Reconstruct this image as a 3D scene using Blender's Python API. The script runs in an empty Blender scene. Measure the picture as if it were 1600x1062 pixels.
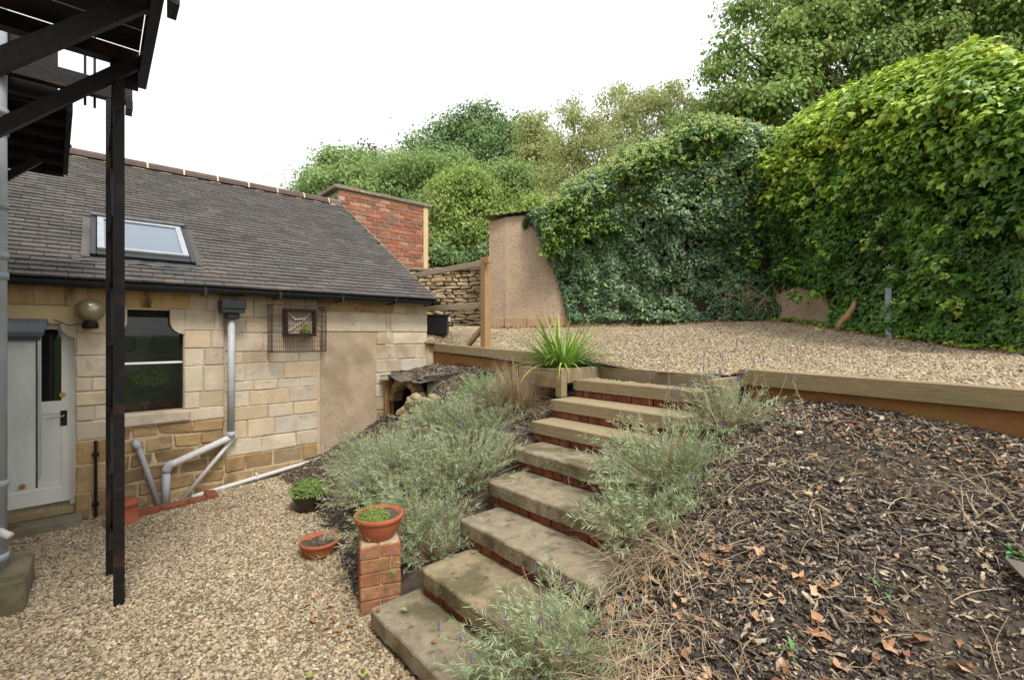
import bpy, math, random
import numpy as np
from mathutils import Vector, Matrix
R = random.Random(7); NR = np.random.default_rng(7)
scn = bpy.context.scene; COL = scn.collection
# ------------------------------------------------------------------ camera, sky, sun, exposure
cam = bpy.data.cameras.new('camera'); cam.lens = 16.2; cam.sensor_width = 36; cam.shift_y = -9/1600
cam.clip_start = .05; cam.clip_end = 2000
camo = bpy.data.objects.new('camera', cam); COL.objects.link(camo)
camo.location = (0, 0, 1.7); camo.rotation_euler = (math.radians(90), 0, math.radians(-42)); scn.camera = camo
world = bpy.data.worlds.new('World'); scn.world = world; world.use_nodes = True
wt = world.node_tree; wt.nodes.clear()
wo = wt.nodes.new('ShaderNodeOutputWorld'); bg = wt.nodes.new('ShaderNodeBackground'); bg2 = wt.nodes.new('ShaderNodeBackground')
sky = wt.nodes.new('ShaderNodeTexSky'); sky.sky_type = 'NISHITA'; sky.sun_disc = False
SUN_EL, SUN_AZ = math.radians(54), math.radians(192)
sky.sun_elevation = SUN_EL; sky.sun_rotation = SUN_AZ; sky.air_density = 1.5; sky.dust_density = 4
hs = wt.nodes.new('ShaderNodeHueSaturation'); hs.inputs['Saturation'].default_value = .35
wt.links.new(sky.outputs[0], hs.inputs['Color']); wt.links.new(hs.outputs[0], bg.inputs[0]); bg.inputs[1].default_value = .06
bg2.inputs[0].default_value = (1, 1, 1, 1); bg2.inputs[1].default_value = .80       # the bright even cloud layer
ad = wt.nodes.new('ShaderNodeAddShader'); wt.links.new(bg.outputs[0], ad.inputs[0]); wt.links.new(bg2.outputs[0], ad.inputs[1])
wt.links.new(ad.outputs[0], wo.inputs[0])
sl = bpy.data.lights.new('sun', 'SUN'); sl.energy = 2.0; sl.angle = math.radians(14); sl.color = (1, .96, .89)
so = bpy.data.objects.new('sun', sl); COL.objects.link(so)
sd = Vector((math.sin(SUN_AZ)*math.cos(SUN_EL), math.cos(SUN_AZ)*math.cos(SUN_EL), math.sin(SUN_EL)))
so.rotation_euler = sd.to_track_quat('Z', 'Y').to_euler()
scn.view_settings.view_transform = 'Standard'; scn.view_settings.look = 'None'
scn.view_settings.exposure = .43; scn.view_settings.gamma = 1
scn.render.engine = 'CYCLES'; scn.cycles.max_bounces = 6; scn.cycles.transparent_max_bounces = 8

# ------------------------------------------------------------------ helpers
def lin(c):
    return tuple((v/255/12.92 if v/255 <= .04045 else ((v/255+.055)/1.055)**2.4) for v in c)+(1,)
def mat(name, cols, var=.3, scale=6, rough=.85, bump=.3, bscale=60, stretch=(1,1,1), stain=None, rnd='both',
        trans=0, metallic=0, spec=.3, obj=False, speck=None):
    """cols: sRGB real-world base colours, chosen per piece; noise varies them; stain=(colour, scale, threshold)"""
    m = bpy.data.materials.new(name); m.use_nodes = True; t = m.node_tree; N = t.nodes; L = t.links; N.clear()
    out = N.new('ShaderNodeOutputMaterial'); p = N.new('ShaderNodeBsdfPrincipled')
    p.inputs['Roughness'].default_value = rough; p.inputs['Metallic'].default_value = metallic
    p.inputs['Specular IOR Level'].default_value = spec
    if obj: tc = N.new('ShaderNodeTexCoord').outputs['Object']
    else: tc = N.new('ShaderNodeNewGeometry').outputs['Position']
    mp = N.new('ShaderNodeMapping'); mp.inputs['Scale'].default_value = stretch; L.new(tc, mp.inputs[0]); vec = mp.outputs[0]
    oi = N.new('ShaderNodeObjectInfo'); at_ = N.new('ShaderNodeAttribute'); at_.attribute_name = 'tone'
    if rnd == 'both':
        a = N.new('ShaderNodeMath'); a.operation = 'ADD'; L.new(oi.outputs['Random'], a.inputs[0]); L.new(at_.outputs['Fac'], a.inputs[1])
        f = N.new('ShaderNodeMath'); f.operation = 'FRACT'; L.new(a.outputs[0], f.inputs[0]); val = f.outputs[0]
    else: val = at_.outputs['Fac']
    rp = N.new('ShaderNodeValToRGB'); e = rp.color_ramp.elements; L.new(val, rp.inputs[0])
    n = len(cols)
    for i, c in enumerate(cols):
        pos = i/max(1, n-1)
        if i < 2: el = e[i]; el.position = pos if n > 1 else 0
        else: el = e.new(pos)
        el.color = lin(c)
    if n == 1: e[1].color = lin(cols[0])
    nz = N.new('ShaderNodeTexNoise'); nz.inputs['Scale'].default_value = scale; nz.inputs['Detail'].default_value = 7
    nz.inputs['Roughness'].default_value = .65; L.new(vec, nz.inputs['Vector'])
    mr = N.new('ShaderNodeMapRange'); mr.inputs[1].default_value = .28; mr.inputs[2].default_value = .72
    mr.inputs[3].default_value = 1-var; mr.inputs[4].default_value = 1+var; L.new(nz.outputs[0], mr.inputs[0])
    mx = N.new('ShaderNodeVectorMath'); mx.operation = 'SCALE'; L.new(rp.outputs[0], mx.inputs[0]); L.new(mr.outputs[0], mx.inputs['Scale'])
    colr = mx.outputs[0]
    for st in ([stain] if stain and not isinstance(stain, list) else (stain or [])):
        n2 = N.new('ShaderNodeTexNoise'); n2.inputs['Scale'].default_value = st[1]; n2.inputs['Detail'].default_value = 5
        L.new(vec, n2.inputs['Vector'])
        m2 = N.new('ShaderNodeMapRange'); m2.inputs[1].default_value = st[2]; m2.inputs[2].default_value = st[2]+.12
        m2.inputs[4].default_value = st[3] if len(st) > 3 else .8; L.new(n2.outputs[0], m2.inputs[0])
        mm = N.new('ShaderNodeMix'); mm.data_type = 'RGBA'; L.new(m2.outputs[0], mm.inputs[0]); L.new(colr, mm.inputs[6])
        mm.inputs[7].default_value = lin(st[0]); colr = mm.outputs[2]
    L.new(colr, p.inputs['Base Color'])
    if bump:
        nb = N.new('ShaderNodeTexNoise'); nb.inputs['Scale'].default_value = bscale; nb.inputs['Detail'].default_value = 6
        L.new(vec, nb.inputs['Vector']); b = N.new('ShaderNodeBump'); b.inputs['Strength'].default_value = bump
        b.inputs['Distance'].default_value = .01; L.new(nb.outputs[0], b.inputs['Height']); L.new(b.outputs[0], p.inputs['Normal'])
    sh = p.outputs[0]
    if trans:
        tr = N.new('ShaderNodeBsdfTranslucent'); L.new(colr, tr.inputs[0]); ms = N.new('ShaderNodeMixShader')
        ms.inputs[0].default_value = trans; L.new(sh, ms.inputs[1]); L.new(tr.outputs[0], ms.inputs[2]); sh = ms.outputs[0]
    L.new(sh, out.inputs[0]); return m
def glass(name, tint=(1,1,1), fres=1.45):
    m = bpy.data.materials.new(name); m.use_nodes = True; t = m.node_tree; N = t.nodes; L = t.links; N.clear()
    out = N.new('ShaderNodeOutputMaterial'); tr = N.new('ShaderNodeBsdfTransparent'); tr.inputs[0].default_value = tint+(1,)
    gl = N.new('ShaderNodeBsdfGlossy'); gl.inputs['Roughness'].default_value = .03
    fr = N.new('ShaderNodeFresnel'); fr.inputs[0].default_value = fres; ms = N.new('ShaderNodeMixShader')
    L.new(fr.outputs[0], ms.inputs[0]); L.new(tr.outputs[0], ms.inputs[1]); L.new(gl.outputs[0], ms.inputs[2]); L.new(ms.outputs[0], out.inputs[0])
    return m
def tag(o, label=None, cat=None, group=None, kind=None):
    if label: o['label'] = label
    if cat: o['category'] = cat
    if group: o['group'] = group
    if kind: o['kind'] = kind
    return o
def thing(name, label, cat, loc=(0,0,0), rz=0, group=None):
    o = bpy.data.objects.new(name, None); COL.objects.link(o); o.location = loc; o.rotation_euler = (0,0,rz); o.empty_display_size = .1
    return tag(o, label, cat, group)
class MB:
    def __init__(s): s.v = []; s.f = []; s.t = []
    def add(s, vs, fs, tone=None):
        b = len(s.v); s.v += [tuple(v) for v in vs]; s.f += [tuple(i+b for i in f) for f in fs]
        s.t += [R.random() if tone is None else tone]*len(vs)
    def box(s, x0, x1, y0, y1, z0, z1, c=.0, j=0, tone=None, mtx=None):
        """box; c chamfers all edges, j jitters the corners"""
        J = lambda: R.uniform(-j, j)
        if c <= 0:
            vs = [(x+J(), y+J(), z+J()) for z in (z0,z1) for y in (y0,y1) for x in (x0,x1)]
            fs = [(0,2,3,1),(4,5,7,6),(0,1,5,4),(2,6,7,3),(0,4,6,2),(1,3,7,5)]
        else:
            vs = []; idx = {}
            for ix, x in enumerate((x0,x1)):
                for iy, y in enumerate((y0,y1)):
                    for iz, z in enumerate((z0,z1)):
                        jx, jy, jz = J(), J(), J(); sx, sy, sz = (1,-1)[ix], (1,-1)[iy], (1,-1)[iz]
                        for ax in range(3):
                            p = [x+jx+sx*c, y+jy+sy*c, z+jz+sz*c]; p[ax] -= (sx,sy,sz)[ax]*c
                            idx[ix,iy,iz,ax] = len(vs); vs.append(p)
            fs = []
            for ax in range(3):
                a, b = [(1,2),(2,0),(0,1)][ax]
                for side in (0,1):
                    loop = []
                    for p, q in ((0,0),(1,0),(1,1),(0,1)):
                        k = [0,0,0]; k[ax] = side; k[a] = p; k[b] = q; loop.append(idx[k[0],k[1],k[2],ax])
                    fs.append(loop if side else loop[::-1])
            for ax in range(3):
                a, b = [(1,2),(2,0),(0,1)][ax]
                for p in (0,1):
                    for q in (0,1):
                        k0 = [0,0,0]; k0[a] = p; k0[b] = q; k1 = list(k0); k1[ax] = 1
                        l = [idx[(*k0,a)], idx[(*k1,a)], idx[(*k1,b)], idx[(*k0,b)]]
                        fs.append(l if (p ^ q) == 0 else l[::-1])
            for ix in (0,1):
                for iy in (0,1):
                    for iz in (0,1):
                        l = [idx[ix,iy,iz,0], idx[ix,iy,iz,1], idx[ix,iy,iz,2]]
                        fs.append(l if (ix+iy+iz) % 2 else l[::-1])
        if mtx is not None: vs = [mtx @ Vector(v) for v in vs]
        s.add(vs, fs, tone); return s
    def tube(s, pts, r, n=8, cap=True, tone=None):
        pts = [Vector(p) for p in pts]; rs = r if isinstance(r, (list,tuple)) else [r]*len(pts); vs = []
        up = None
        for i, p in enumerate(pts):
            d = (pts[min(i+1,len(pts)-1)]-pts[max(i-1,0)]).normalized()
            if up is None: up = d.orthogonal().normalized()
            up = (up-d*up.dot(d)).normalized(); w = d.cross(up)
            for k in range(n):
                a = 2*math.pi*k/n; vs.append(p+(up*math.cos(a)+w*math.sin(a))*rs[i])
        fs = [(i*n+k, i*n+(k+1)%n, (i+1)*n+(k+1)%n, (i+1)*n+k) for i in range(len(pts)-1) for k in range(n)]
        if cap: fs += [tuple(range(n))[::-1], tuple(range((len(pts)-1)*n, len(pts)*n))]
        s.add(vs, fs, tone); return s
    def lathe(s, prof, c=(0,0,0), n=28, tone=None):
        vs = [(c[0]+r*math.cos(2*math.pi*k/n), c[1]+r*math.sin(2*math.pi*k/n), c[2]+z) for r, z in prof for k in range(n)]
        fs = [(i*n+k, i*n+(k+1)%n, (i+1)*n+(k+1)%n, (i+1)*n+k) for i in range(len(prof)-1) for k in range(n)]
        s.add(vs, fs, tone); return s
    def sheet(s, fn, nu, nv, tone=None):
        vs = [fn(i/nu, j/nv) for j in range(nv+1) for i in range(nu+1)]
        fs = [(j*(nu+1)+i, j*(nu+1)+i+1, (j+1)*(nu+1)+i+1, (j+1)*(nu+1)+i) for j in range(nv) for i in range(nu)]
        s.add(vs, fs, tone); return s
    def mesh(s, name, m, smooth=False):
        me = bpy.data.meshes.new(name); me.from_pydata(s.v, [], s.f); me.materials.append(m)
        a = me.attributes.new('tone', 'FLOAT', 'POINT'); a.data.foreach_set('value', s.t)
        if smooth: me.polygons.foreach_set('use_smooth', [True]*len(me.polygons))
        me.update(); return me
    def build(s, name, m, parent=None, smooth=False, **kw):
        if all(True for _ in s.v) and s.v and kw.pop('center', parent is None):
            c = Vector((sum(v[0] for v in s.v)/len(s.v), sum(v[1] for v in s.v)/len(s.v), min(v[2] for v in s.v)))
        else: c = Vector((0,0,0))
        s.v = [(v[0]-c.x, v[1]-c.y, v[2]-c.z) for v in s.v]
        o = bpy.data.objects.new(name, s.mesh(name, m, smooth)); COL.objects.link(o); o.location = c
        if parent: o.parent = parent; o.location = c
        return tag(o, **kw)
def place(name, me, parent, loc, rot=(0,0,0), sc=(1,1,1)):
    o = bpy.data.objects.new(name, me); COL.objects.link(o); o.parent = parent; o.location = loc; o.rotation_euler = rot; o.scale = sc; return o
def bake(name, tmpl, P, Rm, S, tone, m, parent=None, **kw):
    """many copies of a template (verts, faces) in one mesh; P (M,3), Rm (M,3,3), S (M,) or (M,3), tone (M,)"""
    V = np.array(tmpl[0], float); F = tmpl[1]; P = np.asarray(P, float); Mn = len(P); S = np.asarray(S, float)
    if S.ndim == 1: S = np.repeat(S[:,None], 3, 1)
    loc = V[None]*S[:,None,:]; W = np.einsum('mij,mkj->mki', Rm, loc)+P[:,None,:]
    nv = len(V); me = bpy.data.meshes.new(name); me.vertices.add(Mn*nv); me.vertices.foreach_set('co', W.astype(np.float32).ravel())
    lens = np.array([len(f) for f in F]); flat = np.concatenate([np.array(f) for f in F])
    loops = (flat[None]+np.arange(Mn)[:,None]*nv).ravel(); tot = np.tile(lens, Mn)
    me.loops.add(len(loops)); me.loops.foreach_set('vertex_index', loops.astype(np.int32))
    me.polygons.add(len(tot)); st = np.concatenate([[0], np.cumsum(tot)[:-1]]); me.polygons.foreach_set('loop_start', st.astype(np.int32))
    me.polygons.foreach_set('loop_total', tot.astype(np.int32))
    a = me.attributes.new('tone', 'FLOAT', 'POINT'); a.data.foreach_set('value', np.repeat(np.clip(tone, 0, 1), nv).astype(np.float32))
    me.materials.append(m); me.update(calc_edges=True); me.validate()
    o = bpy.data.objects.new(name, me); COL.objects.link(o)
    if parent: o.parent = parent
    return tag(o, **kw)
def nrm(a): return a/np.maximum(np.linalg.norm(a, axis=-1, keepdims=True), 1e-9)
def frames(normal, tip):
    """rotation matrices with local z = normal, local y = tip made perpendicular"""
    n = nrm(normal); y = nrm(tip-n*np.sum(tip*n, 1, keepdims=True)); x = np.cross(y, n); return np.stack([x, y, n], 2)
def rbf(pts):
    A = np.array(pts, float); X = A[:,:2]; n = len(X)
    d = np.linalg.norm(X[:,None]-X[None], axis=2); K = np.where(d > 0, d*d*np.log(d+1e-12), 0)+np.eye(n)*.01
    Pm = np.hstack([np.ones((n,1)), X]); M_ = np.block([[K, Pm],[Pm.T, np.zeros((3,3))]])
    w = np.linalg.solve(M_, np.concatenate([A[:,2], np.zeros(3)]))
    def f(x, y):
        x = np.atleast_1d(np.asarray(x, float)); y = np.atleast_1d(np.asarray(y, float)); q = np.stack([x.ravel(), y.ravel()], 1)
        dd = np.linalg.norm(q[:,None]-X[None], axis=2); k = np.where(dd > 1e-9, dd*dd*np.log(dd+1e-12), 0)
        return (k@w[:n]+w[n]+q@w[n+1:]).reshape(x.shape)
    return f
def vnoise(x, y, s=1., seed=0):
    """smooth value noise -1..1"""
    x = np.asarray(x, float)*s+seed*17.3; y = np.asarray(y, float)*s+seed*9.1
    xi = np.floor(x); yi = np.floor(y); fx = x-xi; fy = y-yi; fx = fx*fx*(3-2*fx); fy = fy*fy*(3-2*fy)
    h = lambda a, b: np.mod(np.sin(a*127.1+b*311.7+seed)*43758.5453, 1)
    return ((h(xi,yi)*(1-fx)+h(xi+1,yi)*fx)*(1-fy)+(h(xi,yi+1)*(1-fx)+h(xi+1,yi+1)*fx)*fy)*2-1

# ------------------------------------------------------------------ materials
MT = dict(
 pebble = mat('limestone_pebble', [(140,122,96),(196,180,150),(170,153,124),(108,97,82),(212,199,176),(178,157,124),(152,142,127),(188,171,138),(92,82,70)], var=.15, bump=.2, bscale=150),
 dirt = mat('damp_grit', [(120,104,80)], var=.4, scale=30, bump=.6, bscale=90),
 soil = mat('dark_soil', [(80,70,60)], var=.5, scale=14, bump=.8, bscale=60, stain=((104,92,66),2.2,.6,.7)),
 chip = mat('bark_chip', [(40,36,35),(92,82,74),(36,34,36),(126,112,98),(58,52,49),(158,140,118),(88,86,88),(192,174,148),(64,56,50),(48,45,46),(138,126,114),(214,198,170)], var=.35, scale=60, bump=.4, bscale=160),
 stone = mat('cotswold_stone', [(196,182,160),(184,170,150),(204,191,168),(174,160,138),(190,180,164),(198,178,148),(180,162,134)], var=.16, scale=5, bump=.45, bscale=55, stain=[((148,120,86),1.7,.57,.6),((122,108,92),9,.62,.55),((222,210,186),4,.62,.5)]),
 rubble = mat('brown_rubble_stone', [(150,122,84),(168,140,98),(132,110,80),(178,150,108),(150,132,106)], var=.25, scale=9, bump=.7, bscale=40, stain=((98,82,62),5,.58,.6)),
 ochre = mat('stained_lintel_stone', [(188,156,110)], var=.2, scale=5, bump=.3, stretch=(6,6,.7), stain=[((206,184,146),1.,.56,.8),((58,46,38),1.9,.56,.9)]),
 mortar = mat('lime_mortar', [(190,172,142)], var=.25, scale=20, bump=.6, bscale=90),
 panel = mat('brown_cement_render', [(172,154,130)], var=.2, scale=3.5, bump=.8, bscale=60, stain=[((134,116,94),2.4,.52,.55),((104,88,70),38,.60,.6),((190,172,142),7,.64,.5)]),
 tile = mat('concrete_roof_tile', [(86,83,80),(96,92,87),(76,74,73),(104,97,90),(80,77,75),(92,87,80)], var=.25, scale=25, rough=.8, bump=.4, bscale=120, stain=[((124,108,92),3,.70,.4),((60,58,58),2,.6,.5)]),
 ridge = mat('brown_ridge_tile', [(96,78,72),(88,74,70)], var=.2, bump=.3),
 ridgem = mat('pale_ridge_mortar', [(214,192,150)], var=.2, scale=20, bump=.5),
 lead = mat('grey_lead_flashing', [(92,92,94)], var=.3, scale=12, rough=.5, bump=.4, bscale=30, metallic=.4),
 blackp = mat('black_plastic', [(22,22,25)], var=.2, rough=.42, bump=.1, spec=.5),
 greyp = mat('grey_painted_pipe', [(176,178,184)], var=.12, scale=9, rough=.5, bump=.15, stain=((150,104,66),4,.70,.8)),
 whitep = mat('white_waste_pipe', [(206,204,200)], var=.1, scale=9, rough=.45, bump=.05, stain=((166,112,66),3.5,.66,.7)),
 castg = mat('weathered_grey_paint', [(158,164,170)], var=.16, scale=5, rough=.55, bump=.25, stain=((92,92,90),3,.62,.7)),
 iron = mat('black_painted_iron', [(30,27,28)], var=.3, scale=10, rough=.5, bump=.25, bscale=40, metallic=.2, stain=[((70,46,34),7,.56,.8),((96,92,88),22,.70,.5)]),
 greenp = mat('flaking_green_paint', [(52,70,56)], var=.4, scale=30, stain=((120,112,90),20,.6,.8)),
 rust = mat('rusty_wire', [(84,58,48),(70,52,46)], var=.3, scale=20, bump=0),
 white = mat('white_gloss_paint', [(238,238,232)], var=.08, scale=4, rough=.5, bump=.15, bscale=20),
 board = mat('weathered_white_board', [(196,202,200)], var=.14, scale=3, rough=.7, bump=.35, bscale=12, stretch=(3,3,.8), stain=[((150,154,148),2.2,.56,.75),((112,98,70),14,.70,.8)]),
 felt = mat('grey_roof_felt', [(84,88,94)], var=.25, scale=40, rough=.95, bump=.6, bscale=200),
 brass = mat('brass', [(190,150,80)], metallic=.8, rough=.35, bump=0),
 iolog = mat('sawn_timber', [(164,146,112),(152,136,104),(172,154,120)], var=.24, scale=7, rough=.85, bump=.45, bscale=24, stretch=(9,.7,14), stain=((126,124,86),1.,.56,.5)),
 timx = mat('sawn_timber_step', [(156,140,110),(148,132,104),(142,130,104)], var=.24, scale=7, rough=.85, bump=.45, bscale=24, stretch=(9,.7,14), stain=((196,178,142),1.,.6,.5)),
 redtim = mat('orange_brown_board', [(158,112,68),(146,104,64)], var=.25, scale=6, rough=.8, bump=.4, bscale=20, stretch=(9,.6,12), stain=((140,124,72),1.2,.55,.6)),
 oak = mat('new_fence_timber', [(170,136,98),(160,128,92)], var=.18, scale=6, rough=.8, bump=.35, bscale=20, stretch=(8,8,.8)),
 greyoak = mat('greyed_rail_timber', [(166,148,124)], var=.2, scale=6, rough=.85, bump=.4, bscale=20, stretch=(9,.8,9)),
 concrete = mat('sandy_concrete_tread', [(146,132,104),(138,128,108),(150,136,112)], var=.3, scale=11, rough=.92, bump=.9, bscale=60, stain=[((92,86,60),3.5,.50,.8),((82,74,60),14,.58,.6),((190,178,156),45,.62,.55),((70,62,52),60,.66,.6)]),
 plinth = mat('mossy_concrete', [(132,124,104)], var=.25, scale=6, bump=.5, bscale=60, stain=((84,80,56),3,.5,.8)),
 brick = mat('old_red_brick', [(150,92,72),(168,108,84),(134,86,70),(178,122,94),(122,92,80),(158,96,72),(186,140,112),(110,84,76)], var=.25, scale=18, bump=.5, bscale=70, stain=((110,92,76),9,.6,.6)),
 rbrick = mat('damp_riser_brick', [(132,76,58),(146,86,64),(112,70,56),(150,100,78)], var=.3, scale=18, bump=.4, bscale=70, stain=((70,50,38),6,.55,.7)),
 pbrick = mat('pier_brick', [(150,98,66),(164,116,80),(138,86,62),(172,130,96)], var=.25, scale=14, bump=.7, bscale=50, stain=[((120,100,70),6,.52,.7),((84,72,54),11,.58,.7)]),
 bmort = mat('brick_mortar', [(176,160,134)], var=.2, scale=30, bump=.5),
 coping = mat('lichened_coping', [(134,122,106)], var=.3, scale=10, bump=.6),
 cream = mat('cream_render_strip', [(206,184,140)], var=.12, scale=4, bump=.3),
 dry = mat('drystone', [(172,154,124),(156,138,110),(186,168,138),(142,126,102),(168,146,108)], var=.28, scale=8, bump=.7, bscale=35, stain=((104,94,78),6,.6,.6)),
 rough = mat('roughcast_render', [(180,158,134)], var=.16, scale=3, bump=1., bscale=30, rough=.95, stain=[((156,130,106),3,.58,.5),((116,98,82),34,.56,.7),((202,182,154),24,.62,.5)]),
 block = mat('render_block', [(176,148,118),(168,142,114)], var=.15, scale=6, bump=.5, bscale=60),
 terra = mat('terracotta', [(168,96,66)], var=.15, scale=8, rough=.75, bump=.15, bscale=50, stain=((206,136,100),6,.64,.4)),
 glaze = mat('brown_black_glaze', [(40,32,30)], var=.2, rough=.25, bump=.1, spec=.6),
 frame = mat('dark_metal_cladding', [(58,55,55)], var=.15, rough=.4, bump=.05, spec=.6),
 slate = mat('dark_slate', [(92,88,84),(108,100,90),(78,76,78)], var=.25, scale=9, rough=.7, bump=.4, bscale=30),
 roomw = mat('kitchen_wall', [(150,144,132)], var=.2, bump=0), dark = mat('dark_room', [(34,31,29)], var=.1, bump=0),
 pan = mat('blackened_pan', [(20,20,22)], rough=.35, bump=0, metallic=.6),
 globe = mat('bronzed_lamp_globe', [(142,132,104)], var=.25, scale=9, rough=.22, bump=.05, spec=.8, metallic=.3, stain=((84,76,56),5,.6,.6)),
 bark = mat('tree_bark', [(84,72,58)], var=.3, scale=12, bump=.7, bscale=30),
 lav = mat('lavender_leaf', [(136,158,112),(162,182,140),(196,206,172),(144,168,118),(182,196,160),(124,144,94)], var=.15, rough=.8, bump=0, rnd='tone', trans=.2),
 lavs = mat('lavender_stem', [(150,130,104),(190,172,144),(124,106,84)], var=.15, rough=.9, bump=0, rnd='tone'),
 lavf = mat('lavender_flower', [(104,92,136),(126,114,158),(92,82,112)], var=.15, bump=0, rnd='tone'),
 straw = mat('dead_straw_stem', [(166,142,112),(190,170,140),(138,114,88),(204,188,160),(118,98,76)], var=.15, bump=0, rnd='tone'),
 blade = mat('strap_leaf', [(84,130,40),(112,158,52),(140,178,70),(176,190,96),(66,108,34)], var=.12, rough=.45, bump=0, rnd='tone', trans=.25, spec=.5),
 fine = mat('fine_green_grass', [(96,150,80),(116,168,100),(140,176,116)], var=.12, bump=0, rnd='tone', trans=.25),
 moss = mat('stonecrop', [(128,156,72),(150,174,92),(104,134,60)], var=.15, bump=0, rnd='tone', trans=.15),
 leafd = mat('fallen_leaf', [(160,118,88),(186,146,112),(138,94,68),(204,170,134),(118,82,62),(178,124,82),(218,190,156)], var=.2, scale=30, rough=.7, bump=.2, bscale=80, trans=.1),
 leafg = mat('green_fallen_leaf', [(140,158,96),(168,176,104),(150,150,70)], var=.15, scale=30, rough=.6, bump=.1, trans=.15),
 ivyd = mat('dark_ivy_leaf', [(50,74,46),(70,98,60),(90,120,76),(64,92,58),(112,140,92),(134,160,98),(166,186,110)], var=.25, scale=1.2, rough=.36, bump=0, rnd='tone', trans=.15, spec=.5),
 ivyb = mat('bright_ivy_leaf', [(58,92,42),(80,120,48),(106,148,54),(140,174,62),(176,202,74),(206,220,92)], var=.22, scale=1.2, rough=.38, bump=0, rnd='tone', trans=.25, spec=.5),
 umbel = mat('ivy_flower_head', [(170,184,116),(188,198,132),(150,170,104)], var=.1, bump=0, rnd='tone'),
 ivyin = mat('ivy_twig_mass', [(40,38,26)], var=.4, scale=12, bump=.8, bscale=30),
 syc = mat('sycamore_leaf', [(100,128,66),(122,150,78),(144,170,92),(162,184,106),(182,196,116),(200,188,116)], var=.22, scale=.8, rough=.55, bump=0, rnd='tone', trans=.42),
 birch = mat('birch_leaf', [(154,162,102),(172,178,118),(188,192,134),(140,148,90)], var=.2, scale=.6, bump=0, rnd='tone', trans=.42),
 robin = mat('robinia_leaf', [(124,150,90),(146,170,104),(164,184,120),(110,138,82)], var=.2, scale=.5, bump=0, rnd='tone', trans=.42),
 darkt = mat('horse_chestnut_leaf', [(88,116,70),(106,134,82),(128,152,96),(150,172,112)], var=.22, scale=.5, bump=0, rnd='tone', trans=.25),
 pear = mat('pear_tree_leaf', [(118,144,70),(140,164,84),(162,182,102),(186,196,122),(100,126,58)], var=.2, scale=1, bump=0, rnd='tone', trans=.42),
 copper = mat('copper_beech_leaf', [(84,56,60),(98,70,72)], var=.2, bump=0, rnd='tone', trans=.2),
 grass = mat('hillside_grass', [(70,86,44)], var=.3, scale=1, bump=.5, bscale=8),
 outw = mat('painted_house_wall', [(196,190,176)], var=.08, scale=2, bump=.3, bscale=50),
 blackbox = mat('black_storage_plastic', [(28,28,30)], var=.1, rough=.4, bump=.05, spec=.5),
 glassm = glass('window_glass', (.8,.84,.82)),
)
def sky_pane(name):
    m = bpy.data.materials.new(name); m.use_nodes = True; p = m.node_tree.nodes['Principled BSDF']
    p.inputs['Base Color'].default_value = (.25,.3,.36,1); p.inputs['Roughness'].default_value = .06; p.inputs['Metallic'].default_value = .75; return m
MT['skyglass'] = sky_pane('rooflight_glass')

# ------------------------------------------------------------------ terrain
low = rbf([(-2,0,0),(0,0,0),(1.5,0,0),(-2,4,0),(0,4.5,0),(0,5.77,.0),(1,5.77,.05),(1.7,5.77,.09),(2.35,5.77,.16),(1.5,4.6,.04),(1.2,3.3,.0),(-2,6,0),(0,-3,0),(1.3,-3,0),(2.4,4.5,.08)])
bed = rbf([(1.45,5.75,.06),(1.45,4.8,.02),(1.42,4.0,.0),(1.3,3.3,-.02),(1.15,2.8,-.04),(.9,5.5,-.2),(.9,4,-.25),(.8,2.8,-.2),
  (1.0,2,-.2),(1.3,2,-.12),(1.6,2,.03),(2,2,.2),(2.35,2,.36),(2.75,2,.52),(3.1,2,.7),(3.5,2,.95),(3.85,2,1.0),
  (1.6,2.95,.17),(2.0,3.0,.36),(2.45,3.05,.58),(2.9,3.15,.83),(3.3,3.2,1.05),(3.62,3.4,1.22),
  (2.3,4.2,.42),(3.0,4.3,.8),(3.62,4.6,1.24),(3.62,5.3,1.26),(2.9,5.5,.6),(2.86,4.9,.68),(3.02,4.78,1.04),(3.3,4.78,1.14),(3.6,4.8,1.24),(2.3,5.6,.3),(1.8,5,.14),
  (1.0,1.35,-.02),(1.5,1.35,.2),(2.2,1.35,.52),(2.9,1.35,.86),(3.3,1.4,1.0),(3.75,1.4,1.14),(.9,0,-.03),(1.6,0,.33),(2.2,0,.58),(2.9,0,.88),(3.55,0,1.15),(1,-2,0),(2.2,-2,.55),(3.4,-2,1.15)])
ter = rbf([(3.75,5.7,1.57),(3.75,4.5,1.53),(3.8,3.4,1.45),(3.95,2.5,1.385),(3.95,1.6,1.39),(3.8,.6,1.40),(3.65,0,1.405),(3.5,-2,1.39),
  (6.43,0,1.53),(6,-2,1.5),(7.2,1.4,1.72),(8.12,2.78,1.93),(7.2,4.2,1.86),(6.2,5.5,1.83),(5.35,6.62,1.82),(6,8.5,1.84),(4,8.5,1.80),(3.8,7,1.80),(4.2,6.2,1.76),(3.7,6.1,1.74),(5,3,1.55),(5.5,1.3,1.5),(9.5,1,1.9),(9,6,1.95)])
XR = lambda y: np.interp(y, [-3,0,1.54,1.56,2.93,2.95,3.3,6], [3.0,3.55,3.85,3.57,3.76,3.7,3.66,3.66])   # retaining line
def low_z(x, y): return low(x, y)
def bed_z(x, y): return bed(x, y)+vnoise(x, y, 5, 3)*.018+vnoise(x, y, 12, 4)*.008
def ter_z(x, y): return ter(x, y)+vnoise(x, y, 2.2, 5)*.012
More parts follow.
